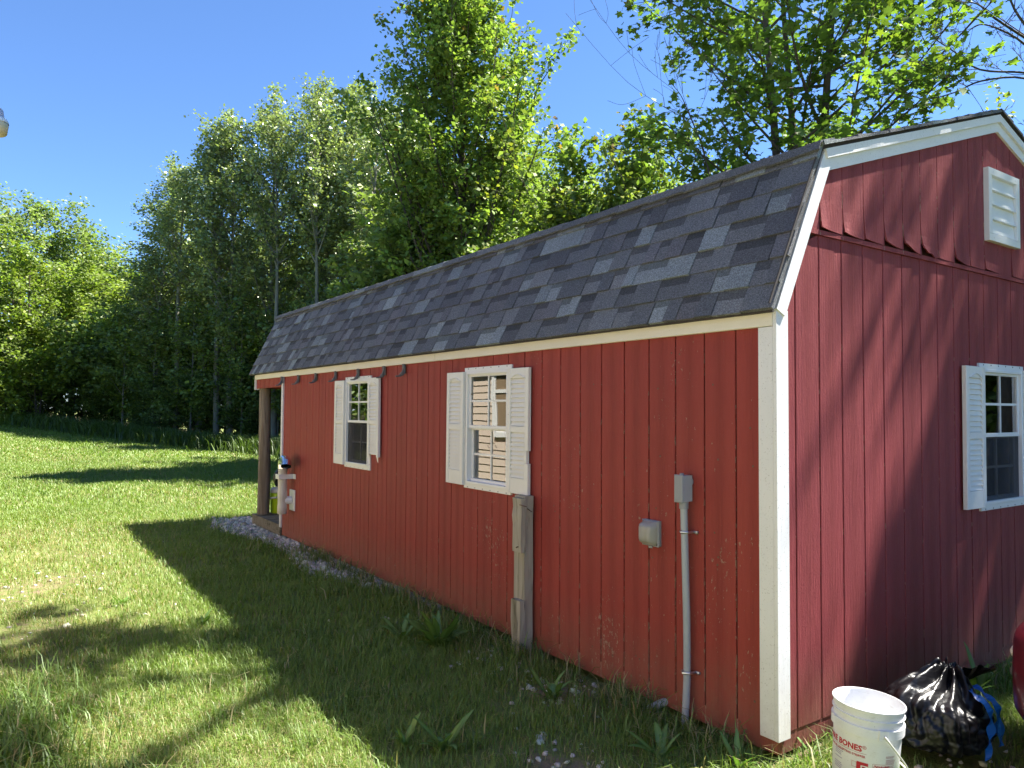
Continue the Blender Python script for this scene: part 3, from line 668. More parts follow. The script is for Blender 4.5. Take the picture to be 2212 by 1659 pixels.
# nail heads and holes on the boards
mb = MB()
for (x, z) in [(-0.62, 2.0), (-0.68, 2.01), (-0.36, 0.88), (-0.355, 0.92), (-0.345, 0.31), (-0.80, 1.125), (-0.83, 0.84), (-1.35, 0.20), (-0.22, 0.12), (-1.05, 1.4), (-2.6, 0.85), (-4.6, 0.75), (-4.62, 0.72), (-1.9, 1.85), (-0.15, 1.6), (-3.5, 1.2)] + [(-0.13 - 0.2065 * (k % 34) + rnd.uniform(-.06, .06), rnd.choice([0.22, 0.62, 1.03, 1.42, 1.82]) + rnd.uniform(-.03, .03)) for k in range(70)]: dot(mb, x, -0.0008, z, 0.0065)
tag(part('nail_heads', mb, M_STEEL), None, None, None, 'stuff')
# outlet cover ---------------------------------------------------------
mb = MB(); mb.cbox(-0.062, 0.062, -0.022, 0.0, -0.072, 0.072, 0.010); mb.cbox(-0.066, 0.066, -0.030, -0.0225, -0.075, 0.073, 0.006)
outlet = obj('outlet_box', mk(mb, 'outlet_box', M_GREYPVC2), shed, (-0.822, 0.0, 0.985), keep_world=True)
sec = []
mb = MB(); nz = 9; nx_ = 9
for i in range(nz):
    tz = i / (nz - 1) * 2 - 1
    for j in range(nx_):
        tx = j / (nx_ - 1) * 2 - 1
        d = (1 - abs(tx) ** 5) * (1 - abs(tz) ** 7) * 0.058 * (1 - 0.22 * math.exp(-(tx / 0.5) ** 2))
        mb.v.append((tx * 0.060, -0.030 - d, tz * 0.066))
for i in range(nz - 1):
    for j in range(nx_ - 1): q = i * nx_ + j; mb.f.append((q, q + 1, q + nx_ + 1, q + nx_)); mb.c.append(None)
obj('bubble_cover', mk(mb, 'bubble_cover', M_COVER, True), outlet)
mb = MB(); mb.cbox(-0.004, 0.024, -0.038, -0.0305, -0.084, -0.070, 0.002); obj('latch', mk(mb, 'latch', M_GREYPVC2), outlet)
# conduit ---------------------------------------------------------------
mb = MB(); path = [(-0.546, -0.050, 1.17), (-0.545, -0.046, 1.02), (-0.540, -0.044, 0.80), (-0.534, -0.042, 0.55), (-0.534, -0.040, 0.30), (-0.538, -0.042, 0.15), (-0.545, -0.048, -0.03)]
from mathutils import geometry as _g
def densify(pts, n=6):
    pts = [Vector(p) for p in pts]; out = []
    for i in range(len(pts) - 1):
        p0, p1, p2, p3 = pts[max(i - 1, 0)], pts[i], pts[i + 1], pts[min(i + 2, len(pts) - 1)]
        for k in range(n):
            t = k / n; out.append(0.5 * ((2 * p1) + (p2 - p0) * t + (2 * p0 - 5 * p1 + 4 * p2 - p3) * t * t + (3 * p1 - p0 - 3 * p2 + p3) * t ** 3))
    return out + [pts[-1]]
mb.tube(densify(path), 0.0195, 14); conduit = part('conduit', mb, M_GREYPVC, sm=True)
mb = MB(); mb.cbox(-0.572, -0.520, -0.088, -0.012, 1.195, 1.335, 0.006); body = part('conduit_box', mb, M_GREYPVC)
mb = MB(); mb.cbox(-0.576, -0.516, -0.096, -0.0885, 1.190, 1.340, 0.004); obj('lid', mk(mb, 'lid', M_GREYPVC2), body)
mb = MB(); mb.tube([(-0.546, -0.05, 1.155), (-0.546, -0.05, 1.194)], 0.025, 14); obj('hub', mk(mb, 'hub', M_GREYPVC2), body)
mb = MB(); mb.tube([(-0.546, -0.0119, 1.30), (-0.546, 0.004, 1.30)], 0.024, 12); mb.tube([(-0.56, -0.05, 1.3345), (-0.56, -0.05, 1.345)], 0.012, 8); obj('hub', mk(mb, 'hub', M_GREYPVC2), body)
for z in (1.030, 0.285):
    mb = MB(); xc = -0.545 if z > 1 else -0.534
    mb.tube([(xc + 0.060, -0.003, z), (xc + 0.030, -0.006, z), (xc + 0.026, -0.050, z), (xc, -0.073, z), (xc - 0.026, -0.050, z), (xc - 0.028, -0.006, z)], 0.0075, 6); dot(mb, xc + 0.05, -0.012, z, 0.009); part('strap', mb, M_ZINC)
mb = MB(); mb.tube([(-0.70, 0.06, 0.075), (-0.755, -0.02, 0.04), (-0.79, -0.06, 0.012), (-0.82, -0.09, -0.03)], 0.021, 10); part('conduit_stub', mb, M_GREYPVC, sm=True)
# exhaust pipe by the porch ----------------------------------------------
mb = MB(); PX = -7.13
mb.lathe([(0.0, 0.36), (0.052, 0.36), (0.060, 0.37), (0.060, 0.47), (0.056, 0.48), (0.056, 0.55), (0.060, 0.56), (0.060, 0.63), (0.056, 0.64), (0.056, 0.86), (0.058, 0.865), (0.056, 0.87), (0.056, 0.90), (0.059, 0.905), (0.056, 0.91), (0.056, 0.96)], 18, (PX, -0.125, 0))
pipe = part('exhaust_pipe', mb, M_WHITEPVC, sm=True)
mb = MB(); mb.tube([(PX, -0.125, 0.93), (PX, -0.125, 0.985), (PX + 0.02, -0.128, 1.025), (PX + 0.075, -0.135, 1.045), (PX + 0.19, -0.15, 1.035), (PX + 0.25, -0.165, 1.015), (PX + 0.275, -0.175, 0.975)], [0.060, 0.060, 0.061, 0.061, 0.060, 0.062, 0.062], 18, False)
tag(obj('elbow', mk(mb, 'elbow', M_GALV), pipe), 'shiny galvanised elbow')
mb = MB(); mb.cbox(PX - 0.07, PX + 0.065, -0.195, -0.185, 0.80, 0.86, 0.003); mb.box(PX + 0.055, PX + 0.065, -0.184, -0.003, 0.80, 0.86); mb.box(PX + 0.066, PX + 0.14, -0.012, -0.003, 0.80, 0.86); obj('bracket', mk(mb, 'bracket', M_VINYL), pipe)
mb = MB(); mb.cbox(PX - 0.06, PX + 0.13, -0.016, -0.002, 0.40, 0.66, 0.004); mb.tube([(PX + 0.02, -0.016, 0.53), (PX + 0.005, -0.10, 0.53)], 0.05, 14); obj('wall_plate', mk(mb, 'wall_plate', M_VINYL), pipe)
# porch: deck planks and log posts -----------------------------------------
for k in range(9):
    x0 = XP - 0.02 + k * 0.141; mb = MB(); mb.box(x0 + 0.003, x0 + 0.138, -0.02, W, 0.120 + 0.002 * (k % 2), 0.158 + 0.002 * (k % 2)); part('deck_plank', mb, M_DECK, fix=False)
mb = MB(); mb.box(XP - 0.02, XE - 0.003, -0.016, 0.03, 0.02, 0.118); part('deck_beam', mb, M_DECK, fix=False)
def log_post(x, y):
    mb = MB(); n = 18; m = 9; o = 0
    for i in range(m):
        z = 0.160 + (1.974 - 0.160) * i / (m - 1); r0 = 0.088 - 0.006 * i / (m - 1)
        for k in range(n):
            a = 2 * math.pi * k / n; r = r0 * (1 + 0.05 * math.sin(2 * a + 1) + 0.05 * noise.noise(Vector((math.cos(a) * 1.4, math.sin(a) * 1.4, z * 1.2 + x))))
            mb.v.append((x + r * math.cos(a) + 0.012 * math.sin(z * 2.2), y + r * math.sin(a), z))
    for i in range(m - 1):
        for k in range(n): mb.f.append((i * n + k, i * n + (k + 1) % n, (i + 1) * n + (k + 1) % n, (i + 1) * n + k)); mb.c.append(None)
    part('post', mb, M_LOG, sm=True)
log_post(-8.70, 0.105); log_post(-8.70, W - 0.10)

# ------------------------------------------------------------------ things around the shed
# weathered post against the wall
post = thing('wooden_post', 'grey weathered wooden post with two nailed cleats below the window shutter', 'post', (-2.0, -0.09, 0.0))
def rough_board(x0, x1, y0, y1, z0, z1, seed, n=7):
    m = MB(); r = random.Random(seed)
    for i in range(n):
        z = z0 + (z1 - z0) * i / (n - 1); j = lambda: r.uniform(-0.004, 0.004)
        m.v += [(x0 + j(), y0 + j(), z), (x1 + j(), y0 + j(), z), (x1 + j(), y1, z), (x0 + j(), y1, z)]
    for i in range(n - 1):
        for k in range(4): m.f.append((i * 4 + k, i * 4 + (k + 1) % 4, (i + 1) * 4 + (k + 1) % 4, (i + 1) * 4 + k)); m.c.append(None)
    m.f += [(3, 2, 1, 0), tuple((n - 1) * 4 + k for k in range(4))]; m.c += [None, None]
    return m
obj('upright', mk(rough_board(-0.085, 0.041, 0.0, 0.07, -0.05, 1.085, 1), 'upright', M_GREYWOOD), post)
tag(obj('cleat', mk(rough_board(-0.052, 0.053, -0.040, -0.004, 0.70, 1.072, 3), 'cleat', M_GREYWOOD), post), 'upper cleat with a knot')
obj('cleat', mk(rough_board(-0.055, 0.050, -0.044, -0.004, -0.03, 0.370, 4, 4), 'cleat', M_GREYWOOD), post)
for (p, q) in [((0.04, -0.045, 1.03), (0.10, -0.03, 1.022)), ((0.035, 0.02, 1.0), (0.11, 0.01, 0.985)), ((0.02, -0.035, 0.74), (0.02, -0.06, 0.735))]:
    obj('nail', mk(MB().tube([p, q], 0.0035, 5), 'nail', M_STEEL), post)

# bucket
def paint_mat():
    t = NT('white_bucket_plastic'); p = t.obj(); sp = t.ramp(t.noise(p, 170, 3, 0.6), [(0.66, 0.0), (0.74, 1.0)]); sm_ = t.ramp(t.noise(p, 22, 4), [(0.5, 0.0), (0.75, 1.0)])
    c = t.mix(t.math('MULTIPLY', sm_, 0.18), (0.78, 0.79, 0.80), (0.45, 0.42, 0.36)); c = t.mix(t.math('MULTIPLY', sp, 0.7), c, (0.26, 0.24, 0.20)); scf = t.ramp(t.noise(t.scale(p, (1, 1, 5)), 16, 4, 0.7), [(0.60, 0.0), (0.68, 1.0)]); c = t.mix(t.math('MULTIPLY', scf, 0.3), c, (0.40, 0.37, 0.30))
    b = t.bsdf(c, 0.38, 0, 0.5, t.bump(t.noise(p, 90, 3), 0.06, 0.002)); b.inputs['Subsurface Weight'].default_value = 0.0; return t.m
M_BUCKET = paint_mat(); M_REDINK = simple('red_print', (0.50, 0.012, 0.035), 0.45, amt=0.05); M_INK = simple('violet_print', (0.22, 0.16, 0.36), 0.5, amt=0.05); M_DKRED = simple('dark_red_print', (0.28, 0.012, 0.03), 0.5)
BX, BY = 0.395, 0.060
bucket = thing('bucket', 'open white plastic bucket with red lettering beside the shed corner', 'bucket', (BX, BY, ghf(BX, BY) - 0.005), (R(-2.0), R(3.0), 0))
mb = MB(); prof = [(0.0, 0.0), (0.126, 0.0), (0.130, 0.006), (0.1375, 0.26), (0.1380, 0.2601), (0.1475, 0.262), (0.1480, 0.300), (0.1400, 0.302), (0.1405, 0.330), (0.1465, 0.331), (0.147, 0.335), (0.1415, 0.337), (0.1435, 0.366), (0.1478, 0.367), (0.1490, 0.371), (0.1478, 0.375), (0.1435, 0.3755), (0.1405, 0.371), (0.1370, 0.30), (0.1270, 0.010), (0.0, 0.008)]
mb.lathe(prof, 56); me = mk(mb, 'body', M_BUCKET, True)
bb = obj('body', me, bucket)
md = bb.modifiers.new('split', 'EDGE_SPLIT'); md.split_angle = R(40)
AZ = math.atan2(CAM.y - BY, CAM.x - BX) - R(6)                        # direction of the lettered side
HA = AZ + R(30)
hx, hy = math.cos(HA), math.sin(HA)
mb = MB(); ta = Vector((-hy, hx, 0)); rad = Vector((hx, hy, 0))
def blk(m, c, hw, hd, hh):
    c = Vector(c); v = [c + ta * sx * hw + rad * sy * hd + Vector((0, 0, sz * hh)) for sx in (-1, 1) for sy in (-1, 1) for sz in (-1, 1)]
    m.add(v, [(0, 1, 3, 2), (4, 6, 7, 5), (0, 4, 5, 1), (2, 3, 7, 6), (0, 2, 6, 4), (1, 5, 7, 3)])
blk(mb, rad * 0.1495 + Vector((0, 0, 0.283)), 0.020, 0.004, 0.021); obj('handle_ear', mk(mb, 'handle_ear', M_BUCKET), bucket)
mb = MB(); blk(mb, -rad * 0.1495 + Vector((0, 0, 0.283)), 0.020, 0.004, 0.021); obj('handle_ear', mk(mb, 'handle_ear', M_BUCKET), bucket)
pts = []
for k in range(25):                                           # bail swung down to one side
    a = math.pi * k / 24; c_, s_ = math.cos(a), math.sin(a)
    pts.append(rad * 0.158 * c_ + ta * (0.165 * s_) + Vector((0, 0, 0.283 - 0.185 * s_)))
mb = MB().tube(pts, 0.0042, 7); obj('handle', mk(mb, 'handle', M_COOLW, True), bucket)
def wrap(mb_or_me, name, mat, a0, z0, r=None, parent=bucket):     # bend a flat (x,z) drawing round the bucket
    me = mb_or_me
    for v in me.vertices:
        x, z = v.co.x, v.co.y; zz = z0 + z; rr = 0.1302 + 0.0075 * (zz - 0.006) / 0.254 + 0.0007; a = a0 + x / rr
        v.co = (rr * math.cos(a), rr * math.sin(a), zz)
    me.materials.clear(); me.materials.append(mat); return obj(name, me, parent)
def text_mesh(txt, size, bold=0.0, align='LEFT', space=1.0):
    cu_ = bpy.data.curves.new('lettering', 'FONT'); cu_.body = txt; cu_.size = size; cu_.align_x = align; cu_.offset = bold; cu_.resolution_u = 2; cu_.space_character = space
    o = bpy.data.objects.new('lettering', cu_); COL.objects.link(o); bpy.context.view_layer.update()
    me = bpy.data.meshes.new_from_object(o.evaluated_get(bpy.context.evaluated_depsgraph_get())); bpy.data.objects.remove(o); bpy.data.curves.remove(cu_); return me
wrap(text_mesh('BARE BONES', 0.034, 0.0013, 'RIGHT', 1.02), 'lettering', M_REDINK, AZ - R(2), 0.196)
wrap(text_mesh('®', 0.022), 'lettering', M_REDINK, AZ - R(1.5), 0.208)
wrap(text_mesh('PREMIUM LIQUIFYING STRIPPER', 0.0125, 0.0004, 'RIGHT', 1.08), 'lettering', M_REDINK, AZ + R(4), 0.172)
wrap(text_mesh('WARNING', 0.0125, 0.0005, 'LEFT'), 'lettering', M_REDINK, AZ + R(22), 0.1405)
def flat(polys):
    m = MB()
    for p in polys: m.add([(x, y, 0) for x, y in p], [tuple(range(len(p)))])
    return m.mesh('print', None)
def rect(x0, x1, y0, y1, n=6):
    xs = [x0 + (x1 - x0) * i / n for i in range(n + 1)]; return [[(xs[i], y0), (xs[i + 1], y0), (xs[i + 1], y1), (xs[i], y1)] for i in range(n)]
def outline(x0, x1, y0, y1, t=0.0009): return rect(x0, x1, y0, y0 + t) + rect(x0, x1, y1 - t, y1) + rect(x0, x0 + t, y0 + t, y1 - t, 1) + rect(x1 - t, x1, y0 + t, y1 - t, 1)
pic = rect(-0.018, 0.026, 0.139, 0.151) + rect(-0.018, 0.026, 0.112, 0.120) + rect(-0.018, -0.002, 0.120, 0.139, 3) + [[(0.002, 0.124), (0.020, 0.128), (0.022, 0.132), (0.006, 0.136)]] + outline(-0.038, -0.0185, 0.124, 0.147) + outline(-0.018, 0.027, 0.111, 0.152)
def redrule(): return rect(-0.17, 0.014, 0.1885, 0.1895, 14)
wrap(flat(pic), 'pictogram', M_REDINK, AZ - R(2), 0.0); wrap(flat(redrule()), 'rule', M_DKRED, AZ, 0.0)
tri = [[(0.044, 0.1405), (0.0455, 0.1405), (0.051, 0.149), (0.0505, 0.152)], [(0.0455, 0.1405), (0.057, 0.1405), (0.0565, 0.1417), (0.0465, 0.1417)], [(0.057, 0.1405), (0.0583, 0.1405), (0.0513, 0.152), (0.0505, 0.1495)], [(0.0505, 0.143), (0.052, 0.143), (0.052, 0.148), (0.0505, 0.148)]]
ring = []
for k in range(20):
    a, b = 2 * math.pi * k / 20, 2 * math.pi * (k + 1) / 20; cx_, cz_ = 0.068, 0.108
    ring.append([(cx_ + 0.018 * math.cos(a), cz_ + 0.022 * math.sin(a)), (cx_ + 0.018 * math.cos(b), cz_ + 0.022 * math.sin(b)), (cx_ + 0.0145 * math.cos(b), cz_ + 0.018 * math.sin(b)), (cx_ + 0.0145 * math.cos(a), cz_ + 0.018 * math.sin(a))])
ring.append([(0.056, 0.121), (0.0585, 0.1235), (0.0805, 0.0955), (0.078, 0.093)])
fig = [[(0.064, 0.090), (0.070, 0.090), (0.071, 0.104), (0.066, 0.106)]]
wrap(flat(tri), 'warning_mark', M_REDINK, AZ - R(1), 0.0); wrap(flat(ring), 'prohibition_mark', M_REDINK, AZ - R(1), 0.0); wrap(flat(fig), 'figure_mark', M_BLACKP, AZ - R(1), 0.0); wrap(flat(outline(0.042, 0.094, 0.075, 0.156)), 'box_outline', M_DKRED, AZ - R(1), 0.0)
lr = random.Random(3); lines = []; z = 0.190
while z > 0.05:
    if lr.random() > 0.13: lines += rect(0.100, lr.uniform(0.136, 0.152), z, z + 0.0011, 5)
    z -= 0.0034
lines2 = []; z = 0.170
while z > 0.085:
    if lr.random() > 0.2: lines2 += rect(-0.135, lr.uniform(-0.095, -0.085), z, z + 0.0022, 4)
    z -= 0.0075
wrap(flat(lines), 'fine_print', M_DKRED, AZ - R(3), 0.0); wrap(flat(lines2), 'fine_print', M_INK, AZ, 0.0); wrap(flat(rect(-0.13, -0.045, 0.035, 0.066, 8)), 'red_block', M_REDINK, AZ, 0.0)

# trash bag
M_BAG = None
def bag_mat():
    t = NT('black_bag_film'); p = t.obj(); a = t.noise(t.scale(p, (1, 1, 0.7)), 5.5, 2, 0.5, 1.6); b = t.noise(t.scale(p, (1.0, 1.0, 2.2)), 13, 2, 0.45, 1.0)
    w = t.math('ADD', t.math('ABSOLUTE', t.math('SUBTRACT', a, 0.5)), t.math('MULTIPLY', t.math('ABSOLUTE', t.math('SUBTRACT', b, 0.5)), 0.5))
    t.bsdf((0.006, 0.006, 0.008), 0.33, 0, 0.4, t.bump(w, 0.30, 0.03)); return t.m
M_BAG = bag_mat(); M_BLUE = simple('blue_drawstring', (0.004, 0.10, 0.45), 0.4, amt=0.08)
bag = thing('trash_bag', 'black plastic trash bag with blue drawstring against the gable wall', 'trash bag', (0.395, 0.70, ghf(0.4, 0.7) + 0.0)); bag.scale = (1.0, 1.0, 0.90)
b = bmesh.new(); bmesh.ops.create_icosphere(b, subdivisions=6, radius=1.0)
for v in b.verts:
    d = v.co.normalized(); ang = math.atan2(d.y, d.x)
    x, y, z = d.x * 0.225, d.y * 0.285, d.z * 0.20 + 0.195
    if d.z < -0.4: z = 0.195 + 0.20 * (-0.4 + (d.z + 0.4) * 0.25)                    # sits flat on the ground
    n1 = noise.noise(d * 1.6 + Vector((3, 1, 5))); n2 = abs(noise.noise(Vector((d.x * 3.4, d.y * 3.4, d.z * 2.0)) + Vector((9, 2, 1)))); n3 = abs(noise.noise(d * 8.0)); n4 = abs(noise.noise(Vector((d.x * 14, d.y * 14, d.z * 7))))
    k = 1 + 0.16 * n1 - 0.22 * (0.3 - n2) - 0.06 * (0.25 - n3)
    top_ = max(0, d.z - 0.35)
    gather = top_ * 0.9
    p = Vector((x * k, y * k, (z - 0.15) * k + 0.15))
    neck = Vector((0.05, 0.19, 0.0)); f_ = smooth(0.45, 1.0, np.array(d.z)) * 0.45
    p.x += (neck.x - p.x) * f_; p.y += (neck.y - p.y) * f_; p.z += 0.075 * float(f_) / 0.45 * (1 + 0.5 * math.sin(ang * 9))
    lump = math.exp(-(((d.y + 0.75) / 0.35) ** 2 + ((d.z - 0.55) / 0.3) ** 2)); p.z += 0.055 * lump; p.y -= 0.02 * lump
    v.co = p
me = bpy.data.meshes.new('bag_body'); b.to_mesh(me); b.free(); me.materials.append(M_BAG); me.polygons.foreach_set('use_smooth', [True] * len(me.polygons)); obj('bag_body', me, bag)
# the gathered mouth: ruffled ears above the knot
mb = MB(); nu, nv = 40, 9
for i in range(nv):
    t_ = i / (nv - 1)
    for j in range(nu):
        a = 2 * math.pi * j / nu; r0 = 0.035 + 0.055 * t_ * (1 + 0.35 * math.sin(a * 3 + 1)) + 0.016 * t_ * math.sin(a * 9 + 2 * t_)
        mb.v.append((0.05 + r0 * math.cos(a) * 0.75 + 0.03 * t_, 0.19 + r0 * math.sin(a) * 1.15 + 0.05 * t_, 0.385 + 0.085 * t_ * (0.6 + 0.5 * math.sin(a + 2.2)) + 0.012 * math.sin(a * 7) * t_))
for i in range(nv - 1):
    for j in range(nu): mb.f.append((i * nu + j, i * nu + (j + 1) % nu, (i + 1) * nu + (j + 1) % nu, (i + 1) * nu + j)); mb.c.append(None)
obj('bag_mouth', mk(mb, 'bag_mouth', M_BAG, True), bag)
def ribbon(pts, w, wdir=(0.5, 0.8, 0.1)):
    pts = densify(pts, 5); m = MB(); wd = Vector(wdir).normalized()
    for i, p in enumerate(pts):
        tw = wd * w * (1 + 0.35 * math.sin(i * 1.3)) + Vector((0.006 * math.sin(i * 0.9), 0, 0.004 * math.cos(i)))
        m.v += [tuple(p - tw), tuple(p + tw), tuple(p + tw + Vector((0.002, -0.002, 0))), tuple(p - tw + Vector((0.002, -0.002, 0)))]
    for i in range(len(pts) - 1):
        for k in range(4): m.f.append((i * 4 + k, i * 4 + (k + 1) % 4, i * 4 + 4 + (k + 1) % 4, i * 4 + 4 + k)); m.c.append(None)
    return mk(m, 'drawstring', M_BLUE)
obj('drawstring', ribbon([(0.09, 0.10, 0.385), (0.175, 0.02, 0.375), (0.235, 0.015, 0.33), (0.245, 0.01, 0.24), (0.248, -0.02, 0.155), (0.248, -0.035, 0.09)], 0.013), bag)
obj('drawstring', ribbon([(0.12, 0.13, 0.385), (0.20, 0.07, 0.375), (0.245, 0.075, 0.33), (0.252, 0.075, 0.24), (0.256, 0.085, 0.13)], 0.014), bag)
obj('drawstring', ribbon([(0.19, 0.02, 0.38), (0.255, 0.04, 0.30), (0.257, 0.065, 0.20), (0.258, 0.085, 0.135)], 0.006), bag)

# cooler on the porch
cooler = thing('drink_cooler', 'lime green drink cooler jug with white lid on the porch', 'cooler', (-8.72, 0.335, 0.161))
mb = MB(); mb.lathe([(0, 0), (0.105, 0), (0.115, 0.012), (0.116, 0.07), (0.120, 0.09), (0.122, 0.19), (0.126, 0.20), (0.126, 0.29), (0.120, 0.30), (0, 0.30)], 24); obj('body', mk(mb, 'body', M_LIME, True), cooler)
mb = MB(); mb.lathe([(0.124, 0.295), (0.128, 0.30), (0.127, 0.335), (0.110, 0.365), (0.05, 0.372), (0, 0.372)], 24); obj('lid', mk(mb, 'lid', M_COOLW, True), cooler)
mb = MB(); mb.tube([(-0.125, -0.02, 0.25), (-0.135, -0.09, 0.235), (-0.06, -0.145, 0.225), (0.06, -0.145, 0.225), (0.135, -0.09, 0.235), (0.125, -0.02, 0.25)], 0.014, 8); obj('handle', mk(mb, 'handle', M_COOLW, True), cooler)
jug = thing('black_bag', 'rounded black bag slumped on top of the lime green cooler', 'bag', (-8.78, 0.36, 0.533))
b = bmesh.new(); bmesh.ops.create_icosphere(b, subdivisions=4, radius=1.0)
for v in b.verts:
    k = 1 + 0.15 * noise.noise(v.co * 2.2); d = v.co.copy(); v.co = Vector((d.x * 0.095 * k, d.y * 0.09 * k, 0.125 + (max(d.z, -0.92)) * 0.135 * k))
me = bpy.data.meshes.new('bag_body'); b.to_mesh(me); b.free(); me.materials.append(M_BLACKP); me.polygons.foreach_set('use_smooth', [True] * len(me.polygons)); obj('bag_body', me, jug)
mb = MB().tube([(-0.05, 0, 0.24), (-0.03, 0, 0.29), (0.03, 0, 0.29), (0.05, 0, 0.24)], 0.008, 6); obj('carry_loop', mk(mb, 'carry_loop', M_BLACKP, True), jug)

# things behind the gable window
disc = thing('round_decoration', 'round pale patterned decoration behind the gable window glass', 'decoration', (-0.115, 2.43, 1.55))
def lace_mat():
    t = NT('lace_pattern'); p = t.P(); v = t.voro(t.scale(p, (1, 1, 1)), 42, 'DISTANCE_TO_EDGE'); t.bsdf(t.mix(t.ramp(v, [(0.05, 0.0), (0.12, 1.0)]), (0.75, 0.75, 0.75), (0.06, 0.06, 0.065)), 0.6); return t.m
mb = MB(); n = 28; ring_ = [(0, 0.15 * math.cos(2 * math.pi * k / n), 0.20 * math.sin(2 * math.pi * k / n)) for k in range(n)]
mb.add([(0.012, 0, 0)] + ring_ + [(x - 0.012, y, z) for x, y, z in ring_], [(0, k + 1, (k + 1) % n + 1) for k in range(n)] + [(k + 1, k + 1 + n, (k + 1) % n + 1 + n, (k + 1) % n + 1) for k in range(n)]); obj('face', mk(mb, 'face', lace_mat()), disc)
mb = MB().tube([(-0.02, 0, -0.19), (-0.03, 0, -1.38)], 0.012, 8); obj('stand', mk(mb, 'stand', M_DARK), disc)
sign = thing('paper_sign', 'white lettered card leaning inside the gable window', 'sign', (-0.14, 2.43, 1.03), (R(-8), 0, 0))
mb = MB().box(-0.004, 0.0, -0.10, 0.11, 0.0, 0.26); obj('card', mk(mb, 'card', simple('card', (0.62, 0.63, 0.62), 0.7)), sign)
for txt, z, dx in (('or', 0.135, -0.03), ('a', 0.035, -0.01)):
    me = text_mesh(txt, 0.10, 0.001)
    for v in me.vertices: v.co = (0.0012, dx + v.co.x, z + v.co.y)
    me.materials.append(M_BLACKP); obj('lettering', me, sign)

# red car nosed up to the gable
def car_mat():
    t = NT('red_car_paint'); p = t.P(); sp = t.ramp(t.noise(p, 160, 2), [(0.70, 0.0), (0.74, 1.0)]); c = t.mix(t.math('MULTIPLY', sp, 0.35), (0.075, 0.003, 0.007), (0.35, 0.3, 0.26)); b = t.bsdf(c, 0.28, 0.0, 0.5)
    b.inputs['Coat Weight'].default_value = 0.8; b.inputs['Coat Roughness'].default_value = 0.06; return t.m
M_CAR = car_mat(); M_TYRE = simple('tyre_rubber', (0.02, 0.02, 0.02), 0.85); M_RIM = simple('alloy_rim', (0.55, 0.56, 0.58), 0.3, 1.0); M_LENS = simple('headlight_lens', (0.62, 0.61, 0.56), 0.12, amt=0.04); M_CARGLASS = simple('car_glass', (0.015, 0.018, 0.02), 0.06)
car = thing('car', 'dark red car with pale headlight at the right edge', 'car', (0.685, 1.10, ghf(1.5, 1.3)))
def car_section(x):                                           # half width, bottom, shoulder, top (local: nose at x=0, tail at 4.3)
    fr = min(1.0, x / 0.55); w = 0.86 * (0.64 + 0.36 * math.sin(fr * math.pi / 2) ** 0.8)
    hood = 0.66 + 0.28 * min(1, x / 1.25) ** 0.8; roof_ = hood
    if x > 1.25: roof_ = hood + 0.48 * math.sin(min(1, (x - 1.25) / 0.85) * math.pi / 2)
    if x > 3.0: roof_ = 0.96 + 0.48 * max(0, math.cos(min(1, (x - 3.0) / 1.0) * math.pi / 2)) ** 0.9
    if x > 3.9: w *= 1 - 0.25 * ((x - 3.9) / 0.4) ** 2
    bot = 0.20 + 0.14 * max(0, 1 - x / 0.35)
    return w, bot, min(hood, 0.96), roof_
mb = MB(); XSn = [0.0, 0.04, 0.1, 0.2, 0.35, 0.55, 0.8, 1.1, 1.3, 1.6, 2.0, 2.5, 3.0, 3.4, 3.8, 4.1, 4.3]; npt = 17
for x in XSn:
    w, bot, sh, tp = car_section(x)
    half = [(0.0, bot), (0.80 * w, bot), (0.96 * w, bot + 0.06), (1.0 * w, bot + 0.22), (0.99 * w, sh - 0.12), (0.93 * w, sh - 0.02), (0.80 * w if tp > sh + 0.05 else 0.82 * w, sh + (tp - sh) * 0.5 + 0.01), (0.62 * w, max(tp - 0.03, sh + 0.02)), (0.0, max(tp, sh + 0.03))]
    full = half + [(-a, c) for a, c in half[-2:0:-1]]
    mb.v += [(x + 0.10 * (abs(y) / w) ** 2 * max(0, 1 - x / 0.5), y, z) for y, z in full]
npt = 16
for i in range(len(XSn) - 1):
    for k in range(npt): mb.f.append((i * npt + k, i * npt + (k + 1) % npt, (i + 1) * npt + (k + 1) % npt, (i + 1) * npt + k)); mb.c.append(None)
mb.f += [tuple(range(npt)), tuple((len(XSn) - 1) * npt + k for k in range(npt))]; mb.c += [None, None]
cb = obj('body', mk(mb, 'body', M_CAR, True), car); md = cb.modifiers.new('sub', 'SUBSURF'); md.levels = 2; md.render_levels = 2
for s_ in (-1, 1):
    b = bmesh.new(); bmesh.ops.create_icosphere(b, subdivisions=4, radius=1.0)
    for v in b.verts: d = v.co.copy(); v.co = Vector((0.25 + d.x * 0.17, s_ * (0.575 + 0.065 * d.y + d.x * 0.085), 0.635 + d.z * 0.060 + 0.035 * d.x))
    me = bpy.data.meshes.new('headlight'); b.to_mesh(me); b.free(); me.materials.append(M_LENS); me.polygons.foreach_set('use_smooth', [True] * len(me.polygons)); obj('headlight', me, car)
    for wx in (0.78, 3.35):
        mb = MB(); mb.v = []; mb.lathe([(0.20, -0.095), (0.295, -0.10), (0.315, -0.07), (0.315, 0.07), (0.295, 0.10), (0.20, 0.095)], 28); wo = obj('wheel', mk(mb, 'wheel', M_TYRE, True), car, (wx, s_ * 0.775, 0.315), (R(90), 0, 0))
        mb = MB().lathe([(0.0, -0.06), (0.08, -0.085), (0.20, -0.08), (0.20, 0.08), (0.08, 0.085), (0.0, 0.06)], 20); obj('rim', mk(mb, 'rim', M_RIM), wo)
